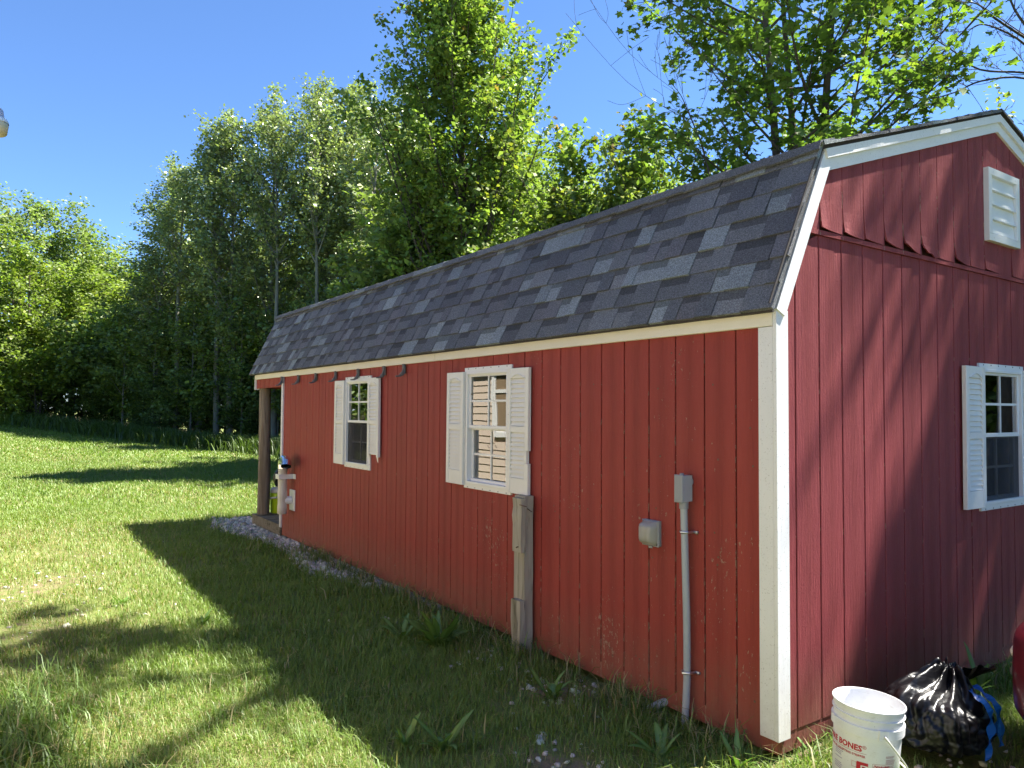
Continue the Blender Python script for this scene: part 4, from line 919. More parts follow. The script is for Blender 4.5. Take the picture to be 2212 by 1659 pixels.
mb = MB(); mb.add([(1.42, -0.62, 1.07), (1.42, 0.62, 1.07), (2.02, 0.50, 1.43), (2.02, -0.50, 1.43)], [(0, 1, 2, 3)]); obj('windscreen', mk(mb, 'windscreen', M_CARGLASS), car)
mb = MB(); mb.tube([(0.02, -0.25, 0.44), (0.0, 0, 0.44), (0.02, 0.25, 0.44)], 0.04, 8); obj('grille', mk(mb, 'grille', M_BLACKP), car)

# the house across the yard (stands beside the camera; seen mirrored in the panes)
HY = -4.0
house = thing('house', 'tan lap sided house across the yard mirrored in the shed windows', 'house', (-4.5, HY - 3.5, 0))
M_TAN = simple('tan_vinyl_siding', (0.64, 0.53, 0.43), 0.55, nscale=6, amt=0.04)
mb = MB(); mb.box(-12.6, 4.4, HY - 7.0, HY - 0.02, -0.3, 3.28); hwall = part('wall', mb, M_TAN, house, fix=False); hwall.location = Vector((0, 0, 0)); hwall.matrix_parent_inverse = Matrix.Translation(house.location).inverted()
HWX0, HWX1, HWZ0, HWZ1 = -8.55, -7.30, 1.30, 2.70
k = 0; z = 0.10
while z < 3.2:
    z1 = min(z + 0.127, 3.26)
    for (x0, x1) in ([(-12.58, HWX0 - 0.09), (HWX1 + 0.09, 4.38)] if (z1 > HWZ0 - 0.09 and z < HWZ1 + 0.09) else [(-12.58, 4.38)]):
        mb = MB(); mb.prism([(HY - 0.019, z), (HY + 0.014, z), (HY + 0.010, z + 0.004), (HY - 0.004, z1 + 0.004), (HY - 0.019, z1)], x0, x1, 'x'); part('siding_course', mb, M_TAN, hwall)
    z += 0.127
mb = MB(); cxw, czw = (HWX0 + HWX1) / 2, (HWZ0 + HWZ1) / 2; frame_rect(mb, HWX1 - HWX0 + 0.17, HWZ1 - HWZ0 + 0.17, 0.09, -0.03, 0.018); frame_rect(mb, HWX1 - HWX0, HWZ1 - HWZ0, 0.05, -0.015, 0.02); mb.box(-0.6, 0.6, -0.012, 0.015, -0.03, 0.03); mb.box(-0.02, 0.02, -0.0115, 0.012, -0.65, 0.65)
hw = obj('window', mk(mb, 'window', M_VINYL), house, (cxw, HY + 0.005, czw), (0, 0, R(180))); hw.matrix_parent_inverse = Matrix.Translation(house.location).inverted()
for sx in (-1, 1):
    for sz in (-1, 1): obj('pane', MB().box(sx * 0.30 - 0.27, sx * 0.30 + 0.27, 0.004, 0.008, sz * 0.34 - 0.31, sz * 0.34 + 0.31).mesh('pane', simple('curtained_glass', (0.30, 0.22, 0.14), 0.15)), hw)
mb = MB(); mb.prism([(HY + 0.55, 3.27), (HY + 0.55, 3.33), (HY - 3.5, 5.3), (HY - 7.5, 3.33), (HY - 7.5, 3.27)], -12.9, 4.7, 'x'); hr = part('roof', mb, M_DARK, house); hr.matrix_parent_inverse = Matrix.Translation(house.location).inverted()
mb = MB(); mb.prism([(HY + 0.551, 3.25), (HY + 0.66, 3.25), (HY + 0.67, 3.36), (HY + 0.551, 3.36)], -12.9, 4.7, 'x'); hg = part('gutter', mb, M_VINYL, house); hg.matrix_parent_inverse = Matrix.Translation(house.location).inverted()
flood = thing('floodlight', 'white and beige cylindrical light fixture at the far left edge', 'light', (-3.165, -3.162, 3.40), (R(10), R(-14), 0))
mb = MB().lathe([(0, 0.075), (0.040, 0.075), (0.044, 0.068), (0.042, 0.01), (0.045, 0.0)], 20); obj('socket', mk(mb, 'socket', simple('grey_lamp_metal', (0.50, 0.47, 0.50), 0.35, amt=0.04), True), flood)
mb = MB().lathe([(0.045, 0.012), (0.056, 0.0), (0.060, -0.02), (0.058, -0.026)], 20); obj('collar', mk(mb, 'collar', M_VINYL, True), flood)
mb = MB().lathe([(0.054, -0.024), (0.056, -0.030), (0.040, -0.085), (0.0, -0.085)], 20); obj('lamp', mk(mb, 'lamp', simple('beige_lamp', (0.62, 0.55, 0.36), 0.3, amt=0.04), True), flood)
mb = MB().tube([(0, 0.0, 0.06), (0, -0.06, 0.05), (-0.02, -0.14, -0.04)], 0.012, 8); obj('arm', mk(mb, 'arm', M_VINYL, True), flood)

# ------------------------------------------------------------------ trees
LOBED = [(0, 0), (0.13, 0.16), (0.46, 0.10), (0.30, 0.34), (0.52, 0.62), (0.22, 0.62), (0.0, 1.0), (-0.22, 0.62), (-0.52, 0.62), (-0.30, 0.34), (-0.46, 0.10), (-0.13, 0.16)]
def leaf_cloud(P, size, cols, nrm_up=0.5, lobed=False, r=rng, droop=0.3, jit=0.25):
    """leaves at points P: quads or lobed maple leaves"""
    n = len(P); nm = r.normal(size=(n, 3)); nm[:, 2] = np.abs(nm[:, 2]) + nrm_up; nm /= np.linalg.norm(nm, axis=1, keepdims=True)
    a = r.normal(size=(n, 3)); a[:, 2] -= droop; a -= nm * (a * nm).sum(1, keepdims=True); a /= np.linalg.norm(a, axis=1, keepdims=True); b = np.cross(nm, a)
    sz = (size * (1 + jit * r.normal(size=n)).clip(0.45, 1.7))[:, None]
    if lobed:
        pts = np.array(LOBED); k = len(pts)
        V = P[:, None, :] + sz[:, None] * (pts[None, :, 0:1] * b[:, None, :] + (pts[None, :, 1:2] - 0.3) * a[:, None, :] - 0.35 * (pts[None, :, 0:1] ** 2) * nm[:, None, :])
        tri = np.array([[0, 1, 11], [1, 2, 3], [1, 3, 11], [11, 3, 9], [11, 9, 10], [3, 4, 5], [9, 7, 8], [3, 5, 9], [5, 7, 9], [5, 6, 7]])
        F = (np.arange(n)[:, None, None] * k + tri[None]).reshape(-1, 3)
    else:
        k = 4
        V = np.stack([P - a * sz * 0.55, P + b * sz * 0.42 + nm * sz * 0.10, P + a * sz * 0.6, P - b * sz * 0.42 + nm * sz * 0.10], 1)
        F = np.arange(n * 4).reshape(-1, 4)
    return V.reshape(-1, 3), F, np.repeat(cols, k, 0)
def greens(n, base, spread=0.22, yellow=0.10, r=rng):
    k = (1 + spread * r.normal(size=(n, 1))).clip(0.5, 1.7); c = np.array(base)[None] * k
    y = r.random((n, 1)) < yellow; return np.where(y, c * np.array([1.5, 1.25, 0.9]), c)
def make_tree(name, seed, H, base, Rad, nprim, nleaf, lsize, color, bark, elev=(25, 55), profile='round', lobed=False, trunk_r=0.12, twigs=7, spread=0.16, tip=None, trunks=1, yellow=0.08, lean=0.0, up=0.5, droop=0.3, lmat=None):
    r = np.random.default_rng(seed); mb = MB(); tw = []
    for tnk in range(trunks):
        off = np.array([0.0, 0.0]) if trunks == 1 else 0.35 * np.array([math.cos(2.4 * tnk), math.sin(2.4 * tnk)])
        lx, ly = (r.normal(size=2) * 0.03 * H + lean * np.array([1, 0.3])) + off * H * 0.16
        ks = np.linspace(0, 1, 9); ph = r.random(2) * 6
        axis = np.stack([off[0] * .5 + lx * ks + 0.012 * H * np.sin(ks * 5 + ph[0]) * ks, off[1] * .5 + ly * ks + 0.012 * H * np.sin(ks * 4 + ph[1]) * ks, -0.25 + (H * 0.97 + 0.25) * ks], 1)
        mb.tube([tuple(p) for p in axis], [trunk_r * (1 - 0.9 * k ** 0.9) for k in ks], 9, False)
        np_ = nprim // trunks; ga = r.random() * 6
        for i in range(np_):
            t = (i + r.random()) / np_; hgt = base + (H * 0.97 - base) * t
            if profile == 'round': w = math.sqrt(max(0.02, 1 - (2 * t - 0.85) ** 2 * 0.95))
            elif profile == 'cone': w = (1 - t) ** 0.75 * 0.95 + 0.12
            elif profile == 'column': w = min(1, 0.60 + 1.2 * t) * (1 - 0.82 * (max(0, t - 0.45) / 0.55) ** 1.5)
            elif profile == 'bush': w = math.sqrt(max(0.02, 1 - t ** 2.2))
            else: w = 1
            L = Rad * w * r.uniform(0.72, 1.15); ga += 2.4 + r.normal() * 0.35; el = R(r.uniform(*elev))
            f = hgt / (H * 0.97) * 8; i0 = min(int(f), 7); o = axis[i0] + (axis[i0 + 1] - axis[i0]) * (f - i0)
            d = np.array([math.cos(ga) * math.cos(el), math.sin(ga) * math.cos(el), math.sin(el)]); L = L / max(0.35, math.cos(el))
            if profile == 'column': L = min(L, 2.6)
            m = 6; q = np.linspace(0, 1, m); side = np.array([-d[1], d[0], 0]) * r.normal() * 0.12
            pts = o + d[None] * (q * L)[:, None] + side[None] * (L * q ** 2)[:, None] + np.array([0, 0, 0.14 * L])[None] * (q ** 2)[:, None]
            r0 = trunk_r * (1 - 0.8 * t) * 0.38; mb.tube([tuple(p) for p in pts], [max(0.004, r0 * (1 - 0.85 * k)) for k in q], 5, False)
            for j in range(twigs):
                tq = 0.22 + 0.78 * (j + r.random()) / twigs; fi = tq * (m - 1); a_ = min(int(fi), m - 2); p0 = pts[a_] + (pts[a_ + 1] - pts[a_]) * (fi - a_)
                dd = d * 0.75 + r.normal(size=3) * 0.55; dd[2] += 0.25; dd /= np.linalg.norm(dd); l2 = L * r.uniform(0.16, 0.40) * (1.15 - 0.5 * tq) + 0.12
                p1 = p0 + dd * l2; tw.append((p0, p1, t, tq))
                if lsize > 0.1 or trunk_r > 0.1: mb.tube([tuple(p0), tuple((p0 + p1) / 2 + r.normal(size=3) * 0.03), tuple(p1)], [max(0.004, r0 * 0.3), 0.005, 0.003], 3, False)
    T0 = np.array([a[0] for a in tw]); T1 = np.array([a[1] for a in tw]); TT = np.array([a[2] for a in tw]); TQ = np.array([a[3] for a in tw])
    ln = np.linalg.norm(T1 - T0, axis=1); pr = (ln + 0.15); pr /= pr.sum()
    idx = r.choice(len(tw), nleaf, p=pr); s_ = r.random(nleaf) ** 0.7
    P = T0[idx] + (T1 - T0)[idx] * s_[:, None] + r.normal(size=(nleaf, 3)) * spread * np.array([1, 1, 0.75])
    C = greens(nleaf, color, 0.20, yellow, r)
    tuft = (1 + 0.16 * r.normal(size=len(tw)))[idx][:, None]; C = C * tuft.clip(0.6, 1.5)
    if tip is not None:
        out = (TQ[idx] * 0.5 + s_ * 0.5 + 0.35 * TT[idx]) > 1.08; pick = out & (r.random(nleaf) < 0.30); C[pick] = np.array(tip) * (1 + 0.2 * r.normal(size=(pick.sum(), 1)))
    V, F, CC = leaf_cloud(P, lsize, C.clip(0.004, 0.6), up, lobed, r, droop)
    return fix_tr(mb.mesh(name + '_trunk', bark, True)), np_mesh(name + '_crown', V, F, lmat or M_LEAF, CC)
def fix_tr(me): return me
def plant(name, meshes, loc, label, cat='tree', group=None, scale=(1, 1, 1), rz=0.0):
    t = thing(name, label, cat, (loc[0], loc[1], ghf(loc[0], loc[1]) - 0.03), (0, 0, rz), group); t.scale = scale
    obj('trunk', meshes[0], t); obj('crown', meshes[1], t); return t

G_ASPEN = (0.270, 0.330, 0.150); G_DARK = (0.150, 0.220, 0.065); G_MAPLE = (0.185, 0.270, 0.055); G_BRIGHT = (0.195, 0.265, 0.048); G_FOREST = (0.215, 0.285, 0.090)
ASP = [make_tree('aspen', 20 + i, 16.0, 4.0, 1.5 + 0.3 * (i % 2), 54, 9500, 0.122, G_ASPEN, M_ASPEN, (30, 62), 'column', trunk_r=0.16, twigs=6, spread=0.17, lmat=M_GLOSSY) for i in range(4)]
DEC = [make_tree('woodland_tree', 40 + i, 13.0, 2.4, 3.0, 56, 11500, 0.15, G_FOREST if i else G_BRIGHT, M_BARK, (15, 50), 'round', trunk_r=0.15, twigs=8, spread=0.24) for i in range(3)]
BUSH = [make_tree('thicket_bush', 60 + i, 3.2, 0.15, 1.7, 34, 5000, 0.12, [G_DARK, G_FOREST, G_BRIGHT][i], M_BARK, (10, 60), 'bush', trunk_r=0.05, twigs=6, spread=0.16, trunks=2) for i in range(3)]
def S(h, ref): return h / ref

asp = [(-37.2, 3.1, 12.0), (-38.9, 4.2, 14.4), (-34.9, 4.7, 15.2), (-33.0, 5.7, 15.4), (-35.5, 7.4, 12.8), (-31.8, 7.4, 16.4), (-32.1, 8.7, 15.0), (-30.6, 9.2, 16.9), (-28.9, 9.9, 16.8), (-31.1, 11.9, 17.4), (-27.0, 10.9, 16.4), (-27.3, 12.1, 15.9)]
asp_lab = ['short aspen at the left end of the tall aspen row', 'leftmost tall aspen stepping up from the left end of the row', 'aspen with a rounded top in the left half of the row', 'slim aspen with a pointed top left of the gap in the row', 'low aspen between two taller ones in the row',
           'aspen with a tall plume top near the middle of the row', 'aspen filling the dip right of the plume topped aspen', 'tall aspen with a broad top right of the dip', 'tallest aspen near the big maple', 'aspen standing behind the tallest aspens', 'aspen top just left of the big maple', 'aspen half hidden by the big maple']
for i, ((x, y, h), lb) in enumerate(zip(asp, asp_lab)):
    plant('aspen_tree', ASP[i % 4], (x, y), lb, group='aspens at the edge of the wood', scale=(1.08, 1.08, S(h - ghf(x, y), 16.0)), rz=i * 1.7)
left = [(-52.6, -1.5, 14.8, 1), (-57.2, -4.6, 14.6, 2), (-55.8, 1.0, 13.6, 1), (-57.2, 2.5, 12.6, 2), (-47.9, 1.7, 9.8, 0), (-53.9, 3.7, 11.0, 0), (-46.5, 4.2, 9.3, 2), (-44.0, 5.0, 8.3, 1)]
left_lab = ['tall broad tree at the left edge of the picture', 'tree cut off by the left picture edge behind the tall one', 'tree stepping down right of the tall left tree', 'feathery tree in the notch of the tree line left of the aspens', 'bright green tree behind the low bush at left', 'pale tree low in the notch left of the aspens', 'dark tree at the foot of the notch', 'small woodland tree just left of the aspens']
for i, ((x, y, h, k), lb) in enumerate(zip(left, left_lab)):
    plant('woodland_tree', DEC[k], (x, y), lb, group='woodland trees at left', scale=(1.25, 1.25, S(h - ghf(x, y), 13.0)), rz=i * 2.1)
FRONT = make_tree('spreading_tree', 77, 8.6, 0.5, 2.9, 48, 21000, 0.13, G_BRIGHT, M_BARK, (5, 62), 'round', trunk_r=0.14, twigs=9, spread=0.17, trunks=3)
plant('spreading_tree', FRONT, (-44.5, -1.6), 'bright green spreading tree with branches down to the lawn at left', scale=(1.12, 1.12, 1.0))
plant('spreading_tree', FRONT, (-47.5, -6.6), 'bright green spreading tree cut off by the left picture edge', scale=(1.1, 1.1, 1.05), rz=2.0)
# second rank, read only as trees behind the others
TRK = make_tree('bare_aspen', 31, 15.0, 8.0, 1.4, 34, 5200, 0.12, G_ASPEN, M_ASPEN, (30, 60), 'column', trunk_r=0.15, twigs=6, spread=0.17, lmat=M_GLOSSY)
for i, (x, y, h, lb) in enumerate([(-35.6, 3.9, 13.0, 'pale bare trunked aspen furthest left along the lawn edge'), (-33.3, 5.2, 14.0, 'pale bare trunked aspen second from the left along the lawn edge'), (-30.4, 6.9, 14.5, 'pale bare trunked aspen in the middle of the lawn edge'),
                                   (-28.6, 8.0, 15.0, 'pale bare trunked aspen left of the porch post'), (-25.4, 9.2, 14.0, 'pale bare trunked aspen rising behind the far roof end')]):
    plant('aspen_tree', TRK, (x, y), lb, group='bare trunked aspens', scale=(1, 1, h / 15.0), rz=i * 1.4)
back = [(-41, 9, 11.5), (-44, 11, 11), (-38, 11.5, 12.5), (-36, 14, 13), (-33, 15.5, 13.5), (-30, 16, 13.5), (-40, 6.5, 10.5), (-48, 8, 10), (-27, 16.5, 13.5), (-24.5, 15.5, 12.5), (-22, 14.5, 11.5), (-52, 8, 12), (-62, -8, 14), (-61, 3, 12), (-25.0, 13.0, 12.0)]
for i, (x, y, h) in enumerate(back):
    plant('woodland_tree', DEC[1 + i % 2], (x, y), 'leafy tree deep in the wood behind the aspen row', group='trees deep in the wood', scale=(1.25, 1.25, h / 13.0), rz=i * 1.3)
# the big maple and its neighbours behind the shed
MAPLE = make_tree('maple', 101, 14.6, 2.2, 2.7, 125, 52000, 0.115, (0.205, 0.290, 0.062), M_BARK, (38, 66), 'cone', trunk_r=0.20, twigs=9, spread=0.13, tip=(0.26, 0.17, 0.045), yellow=0.14)
plant('maple_tree', MAPLE, (-15.5, 8.1), 'big yellow green maple towering behind the shed roof', scale=(1.0, 1.0, 1.0))
MID = make_tree('young_maple', 102, 8.0, 1.0, 1.7, 40, 11000, 0.135, G_FOREST, M_BARK, (25, 60), 'round', trunk_r=0.09, twigs=7, spread=0.15)
MID2 = make_tree('yellow_tree', 103, 7.0, 0.8, 1.6, 44, 9000, 0.115, (0.175, 0.225, 0.050), M_BARK, (15, 70), 'round', trunk_r=0.08, twigs=8, spread=0.15, yellow=0.25)
PLUME = make_tree('plume_maple', 104, 8.3, 1.5, 0.85, 26, 4200, 0.145, G_MAPLE, M_BARK, (50, 75), 'column', lobed=True, trunk_r=0.06, twigs=5, spread=0.11, trunks=2, tip=(0.28, 0.17, 0.05))
plant('woodland_tree', MID, (-19.0, 8.6), 'dark tree under the left side of the big maple', scale=(1.45, 1.45, 1.20))
plant('woodland_tree', MID, (-16.6, 6.6), 'dark leafy tree just above the far end of the shed roof', scale=(1.1, 1.1, 0.85), rz=2.2)
plant('woodland_tree', MID, (-14.6, 10.6), 'green tree under the right side of the big maple', scale=(1.3, 1.3, 1.0), rz=1.0)
plant('yellow_tree', MID2, (-11.9, 8.3), 'yellow green vine covered tree above the middle of the shed roof', scale=(1.05, 1.05, 0.98))
plant('young_maple', PLUME, (-10.6, 8.5), 'thin young maple with two leafy plumes against the sky', scale=(1, 1, 1.0), rz=0.5)
plant('young_tree', MID, (-10.4, 9.9), 'round fresh green tree right of the two plumes', scale=(0.78, 0.78, 0.98), rz=3.1)
plant('young_tree', MID2, (-9.3, 9.3), 'low leafy tree where the roof meets the right maple', scale=(0.95, 0.95, 0.82), rz=4.0)
plant('woodland_tree', MID, (-16.3, 14.0), 'tree behind the yellow green tree', scale=(1.5, 1.5, 1.05), rz=4.4)
plant('woodland_tree', MID, (-12.8, 14.2), 'tree behind the round fresh green tree', scale=(1.5, 1.5, 0.9), rz=5.4)
RIGHT = make_tree('right_maple', 111, 11.8, 2.2, 2.55, 84, 20000, 0.122, (0.150, 0.235, 0.045), M_BARK, (8, 45), 'round', lobed=True, trunk_r=0.13, twigs=8, spread=0.13, trunks=3, tip=(0.20, 0.19, 0.04), up=0.9, droop=0.6)
plant('maple_tree', RIGHT, (-5.0, 7.8), 'open crowned maple with dark trunks rising above the shed roof at right')
plant('young_tree', MID, (-7.9, 9.4), 'dark tree under the left side of the right maple', scale=(0.85, 0.85, 0.76), rz=0.7)
plant('young_tree', MID2, (-4.6, 10.4), 'bright leafy sapling beneath the right maple', scale=(0.8, 0.8, 0.72), rz=1.9)
LOWB = make_tree('low_maple', 115, 5.4, 2.6, 1.9, 18, 2600, 0.145, G_MAPLE, M_BARK, (0, 25), 'round', lobed=True, trunk_r=0.07, twigs=7, spread=0.13, up=0.9)
plant('young_maple', LOWB, (-3.9, 8.1), 'low leafy maple branches over the gable roof peak', scale=(1, 1, 0.98))
EDGE = make_tree('edge_maple', 117, 9.0, 2.0, 1.7, 40, 5000, 0.14, G_MAPLE, M_BARK, (10, 50), 'round', lobed=True, trunk_r=0.1, twigs=7, spread=0.14)
plant('maple_tree', EDGE, (-0.95, 10.0), 'maple whose leaves hang in at the right picture edge')
# trees beyond the right picture edge that shade the gable and the near lawn
SHADE = make_tree('shade_maple', 131, 15.0, 5.0, 3.0, 26, 7600, 0.17, G_MAPLE, M_BARK, (15, 55), 'round', trunk_r=0.22, twigs=6, spread=0.17)
TALL = make_tree('tall_maple', 139, 17.0, 11.2, 2.3, 11, 1600, 0.17, G_MAPLE, M_BARK, (10, 50), 'round', trunk_r=0.24, twigs=6, spread=0.17)
plant('shade_tree', SHADE, (2.8, 9.6), 'shade maple out of frame that dapples the gable wall', group='shade trees to the right')
plant('shade_tree', SHADE, (5.4, 8.0), 'shade maple out of frame beside the parked car', group='shade trees to the right', scale=(0.9, 0.9, 0.9), rz=4.0)
plant('shade_tree', TALL, (0.5, 6.9), 'tall shade maple out of frame that shades the near lawn', group='shade trees to the right')
for i, (x, y, h) in enumerate([(-30, -12, 12), (-36, -15, 13), (-43, -13, 12), (-26, -17, 12), (4.5, 17, 11), (8.5, 19, 12), (11.5, 15, 12), (1.0, 19, 11)]):
    plant('woodland_tree', DEC[1 + i % 2], (x, y), 'leafy tree out of frame mirrored dimly in the shed windows', group='trees mirrored in the windows', scale=(1.25, 1.25, h / 13.0), rz=i * 1.1)
for i, (x, y, s_) in enumerate([(-24, -9.5, 1.5), (-28, -9, 1.7), (-33, -11, 1.8), (-38, -10, 1.7), (-21, -12, 1.5), (3.2, 13, 1.5), (5.6, 14, 1.7), (8, 15, 1.8), (10, 13, 1.6), (1.5, 14, 1.4), (12, 17, 2.0)]):
    plant('thicket_bush', BUSH[i % 2], (x, y), 'bush out of frame mirrored dimly in the shed windows', 'bush', 'bushes mirrored in the windows', (s_ * 1.2, s_ * 1.2, s_), i * 1.9)
# bare dead tree at upper right, and the dead snag beside the right maple
def bare_tree(name, label, root, limbs, seed, depth=3):
    r = random.Random(seed); t = thing(name, label, 'tree', root); mb = MB(); rv = Vector(root)
    def grow(pts, r0, lvl):
        pts = densify(pts, 4); m = len(pts); mb.tube([p - rv for p in pts], [max(0.0024, 0.62 * r0 * (1 - 0.85 * i / m)) for i in range(m)], 6 if lvl == 0 else 4, False)
        if lvl >= depth: return
        L = sum((pts[i + 1] - pts[i]).length for i in range(m - 1))
        for k in range([8, 6, 4][min(lvl, 2)]):
            f = r.uniform(0.22, 0.98); i = min(int(f * (m - 1)), m - 2); p = pts[i]; d = (pts[i + 1] - pts[i]).normalized()
            v = (d * 0.9 + Vector((r.gauss(0, .5), r.gauss(0, .5), r.gauss(0.12, .5)))).normalized(); l = L * r.uniform(0.16, 0.36)
            q1 = p + v * l * 0.5 + Vector((r.gauss(0, .05), r.gauss(0, .05), r.gauss(0.0, .05))) * l; q2 = p + v * l + Vector((0, 0, r.uniform(-0.15, 0.25))) * l
            grow([p, q1, q2], max(0.004, r0 * (1 - 0.8 * f) * 0.45), lvl + 1)
    for pts, r0 in limbs: grow([Vector(p) for p in pts], r0, 0 if r0 > 0.03 else 1)
    obj('trunk', mb.mesh('bare_trunk', M_BARE, True), t); return t
bare_tree('bare_tree', 'leafless tree with thin bare branches in the upper right corner', (-1.75, 9.55, 0.0),
    [([(-1.75, 9.55, -0.1), (-1.8, 9.43, 2.11), (-1.79, 9.32, 4.26), (-1.88, 9.09, 5.89), (-2.04, 8.79, 6.93), (-2.19, 8.54, 7.39), (-2.29, 8.36, 7.91)], 0.085),
     ([(-1.88, 9.09, 5.89), (-1.87, 8.72, 6.29), (-2.05, 8.45, 6.4), (-2.4, 7.95, 6.44), (-2.6, 7.65, 6.69), (-2.75, 7.42, 6.88), (-2.8, 7.33, 7.09)], 0.034),
     ([(-1.86, 9.15, 5.5), (-1.71, 8.45, 5.91), (-1.93, 8.12, 6.19), (-2.26, 7.65, 6.15), (-2.47, 7.35, 5.99), (-2.72, 6.99, 5.9), (-2.93, 6.68, 6.11)], 0.032),
     ([(-1.98, 8.9, 6.5), (-2.0, 8.33, 6.75), (-2.22, 8.0, 6.97), (-2.36, 7.79, 7.0), (-2.47, 7.64, 6.84)], 0.031),
     ([(-2.04, 8.79, 6.9), (-2.13, 7.78, 6.99), (-2.26, 7.57, 7.18), (-2.41, 7.37, 7.21)], 0.031)], 4, 3)
bare_tree('dead_snag', 'thin dead sapling with bare twigs left of the right maple', (-5.35, 6.2, 0.0),
    [([(-5.35, 6.2, -0.1), (-5.34, 6.1, 2.12), (-5.33, 5.95, 4.61), (-5.41, 5.77, 5.68), (-5.52, 5.58, 6.25), (-5.59, 5.45, 6.57), (-5.68, 5.31, 6.77)], 0.031),
     ([(-5.40, 5.80, 5.6), (-5.44, 5.72, 5.9), (-5.56, 5.52, 6.18), (-5.63, 5.41, 6.32), (-5.72, 5.28, 6.38)], 0.012), ([(-5.35, 5.9, 5.1), (-5.31, 5.76, 5.44), (-5.42, 5.57, 5.73), (-5.54, 5.39, 5.93), (-5.64, 5.25, 5.91)], 0.012)], 9, 2)
# bushes along the edge of the wood
br = random.Random(12)
edge = []
for k in range(24):
    t = k / 23; x = -46.5 + 19.5 * t; y = -5.5 + 15.5 * t ** 0.75
    edge.append((x + br.uniform(-1, 1) - 0.5, y + br.uniform(-0.8, 0.8), br.uniform(0.55, 1.25)))
for k in range(16): t = k / 15; edge.append((-47.5 + 22 * t + br.uniform(-1, 1), -2.5 + 15 * t ** 0.8 + br.uniform(-1, 1), br.uniform(1.0, 1.6)))
for k in range(14): edge.append((-24 + 1.5 * k + br.uniform(-.6, .6), 8.6 + 0.12 * k + br.uniform(-0.6, 1.2), br.uniform(0.7, 1.25)))
for i, (x, y, s_) in enumerate(edge):
    plant('thicket_bush', BUSH[i % 2 if i % 5 else 2], (x, y), 'leafy bush in the shaded thicket along the edge of the wood', 'bush', 'bushes along the edge of the wood', (s_ * 1.15, s_ * 1.15, s_), i * 1.9)
# saplings with thin pale stems between lawn and wood
SAP = make_tree('sapling', 150, 6.0, 1.6, 1.0, 20, 2600, 0.12, G_FOREST, M_ASPEN, (20, 60), 'round', trunk_r=0.05, twigs=5, spread=0.18)
for i, (x, y, h) in enumerate([(-34.6, 4.3, 6.5), (-33.4, 5.3, 5.6), (-32.2, 6.0, 7.0), (-30.8, 7.2, 6.2), (-29.0, 8.4, 7.2), (-27.2, 9.4, 6.6), (-25.4, 9.8, 6.0), (-23.0, 9.6, 6.4), (-36.5, 3.0, 5.8), (-38.3, 2.0, 6.2)]):
    plant('sapling', SAP, (x, y), 'thin pale stemmed sapling in front of the aspens', group='saplings in front of the aspens', scale=(1.1, 1.1, h / 6), rz=i * 2.3)

# ------------------------------------------------------------------ broad leaved weeds
def weed_leaf(L, wd, bend, seed):
    r = random.Random(seed); n = 6; V = []; F = []; C = []
    for i in range(n + 1):
        t = i / n; w = wd * (math.sin(math.pi * min(1, t * 0.92 + 0.04)) ** 0.8) * (0.35 + 0.65 * min(1, t * 3)); x = L * (t - 0.28 * bend * t * t); z = L * (0.55 * t * (1.2 - bend * t)) ; k = r.uniform(-.02, .02) * L
        V += [(x, -w + k, z + 0.25 * w), (x, k, z), (x, w + k, z + 0.25 * w)]
        for q in range(3): C.append((0.105, 0.205, 0.030) if q != 1 else (0.16, 0.27, 0.07))
    for i in range(n):
        for q in range(2): F.append((i * 3 + q, i * 3 + q + 1, i * 3 + 4 + q, i * 3 + 3 + q))
    return np_mesh('leaf', np.array(V), np.array(F), M_WEED, np.array(C), True)
WL = [weed_leaf(0.26, 0.024, 0.7, 1), weed_leaf(0.22, 0.020, 1.0, 2), weed_leaf(0.30, 0.022, 0.45, 3), weed_leaf(0.16, 0.030, 0.8, 4)]
wr = random.Random(33)
def weed(loc, n, size, label, tall=0.0):
    t = thing('broadleaf_weed', label, 'weed', (loc[0], loc[1], ghf(*loc) - 0.005), group='broadleaf weeds by the shed wall')
    for k in range(n):
        s_ = size * wr.uniform(0.6, 1.15); a = k * 2.4 + wr.uniform(-.4, .4)
        obj('leaf', WL[wr.randrange(4)], t, (wr.uniform(-.02, .02), wr.uniform(-.02, .02), 0), (0, -R(wr.uniform(-8, 28) + tall), a), (s_, s_, s_))
weed((-2.42, -0.50), 56, 1.1, 'largest leafy weed clump on the lawn left of the grey post', 10)
weed((-2.74, -0.62), 18, 0.85, 'smaller leafy weed touching the largest clump')
weed((-1.22, -0.42), 20, 0.72, 'leafy weed beside the bare stony patch right of the post', 8)
weed((-0.98, -1.28), 16, 0.75, 'leafy weed in the bottom centre of the lawn', 14)
weed((-1.10, -1.42), 8, 0.7, 'small weed beside the bottom centre weed', 18)
weed((-0.36, -0.42), 14, 0.75, 'drooping weed in front of the shed near the conduit')
weed((-0.05, -0.22), 12, 0.60, 'drooping weed at the foot of the white corner board', 12)
weed((0.08, 0.16), 7, 0.45, 'small weed at the gable foot beside the white corner board', 20)
weed((0.16, 1.52), 14, 0.85, 'sunlit weed at the gable foot between bag and car', 26)
weed((0.14, 1.72), 10, 0.95, 'tall bladed weed at the gable foot beside the car', 34)
weed((0.70, 0.32), 10, 0.40, 'small sunlit weed in front of the trash bag', 8)
weed((-2.55, -2.55), 12, 0.55, 'low weed in the left foreground lawn', 8)
weed((-4.9, -2.2), 12, 0.6, 'pale weed in the sunny worn patch', 8)
weed((-3.9, -1.75), 10, 0.55, 'pale weed at the edge of the shed shadow', 8)

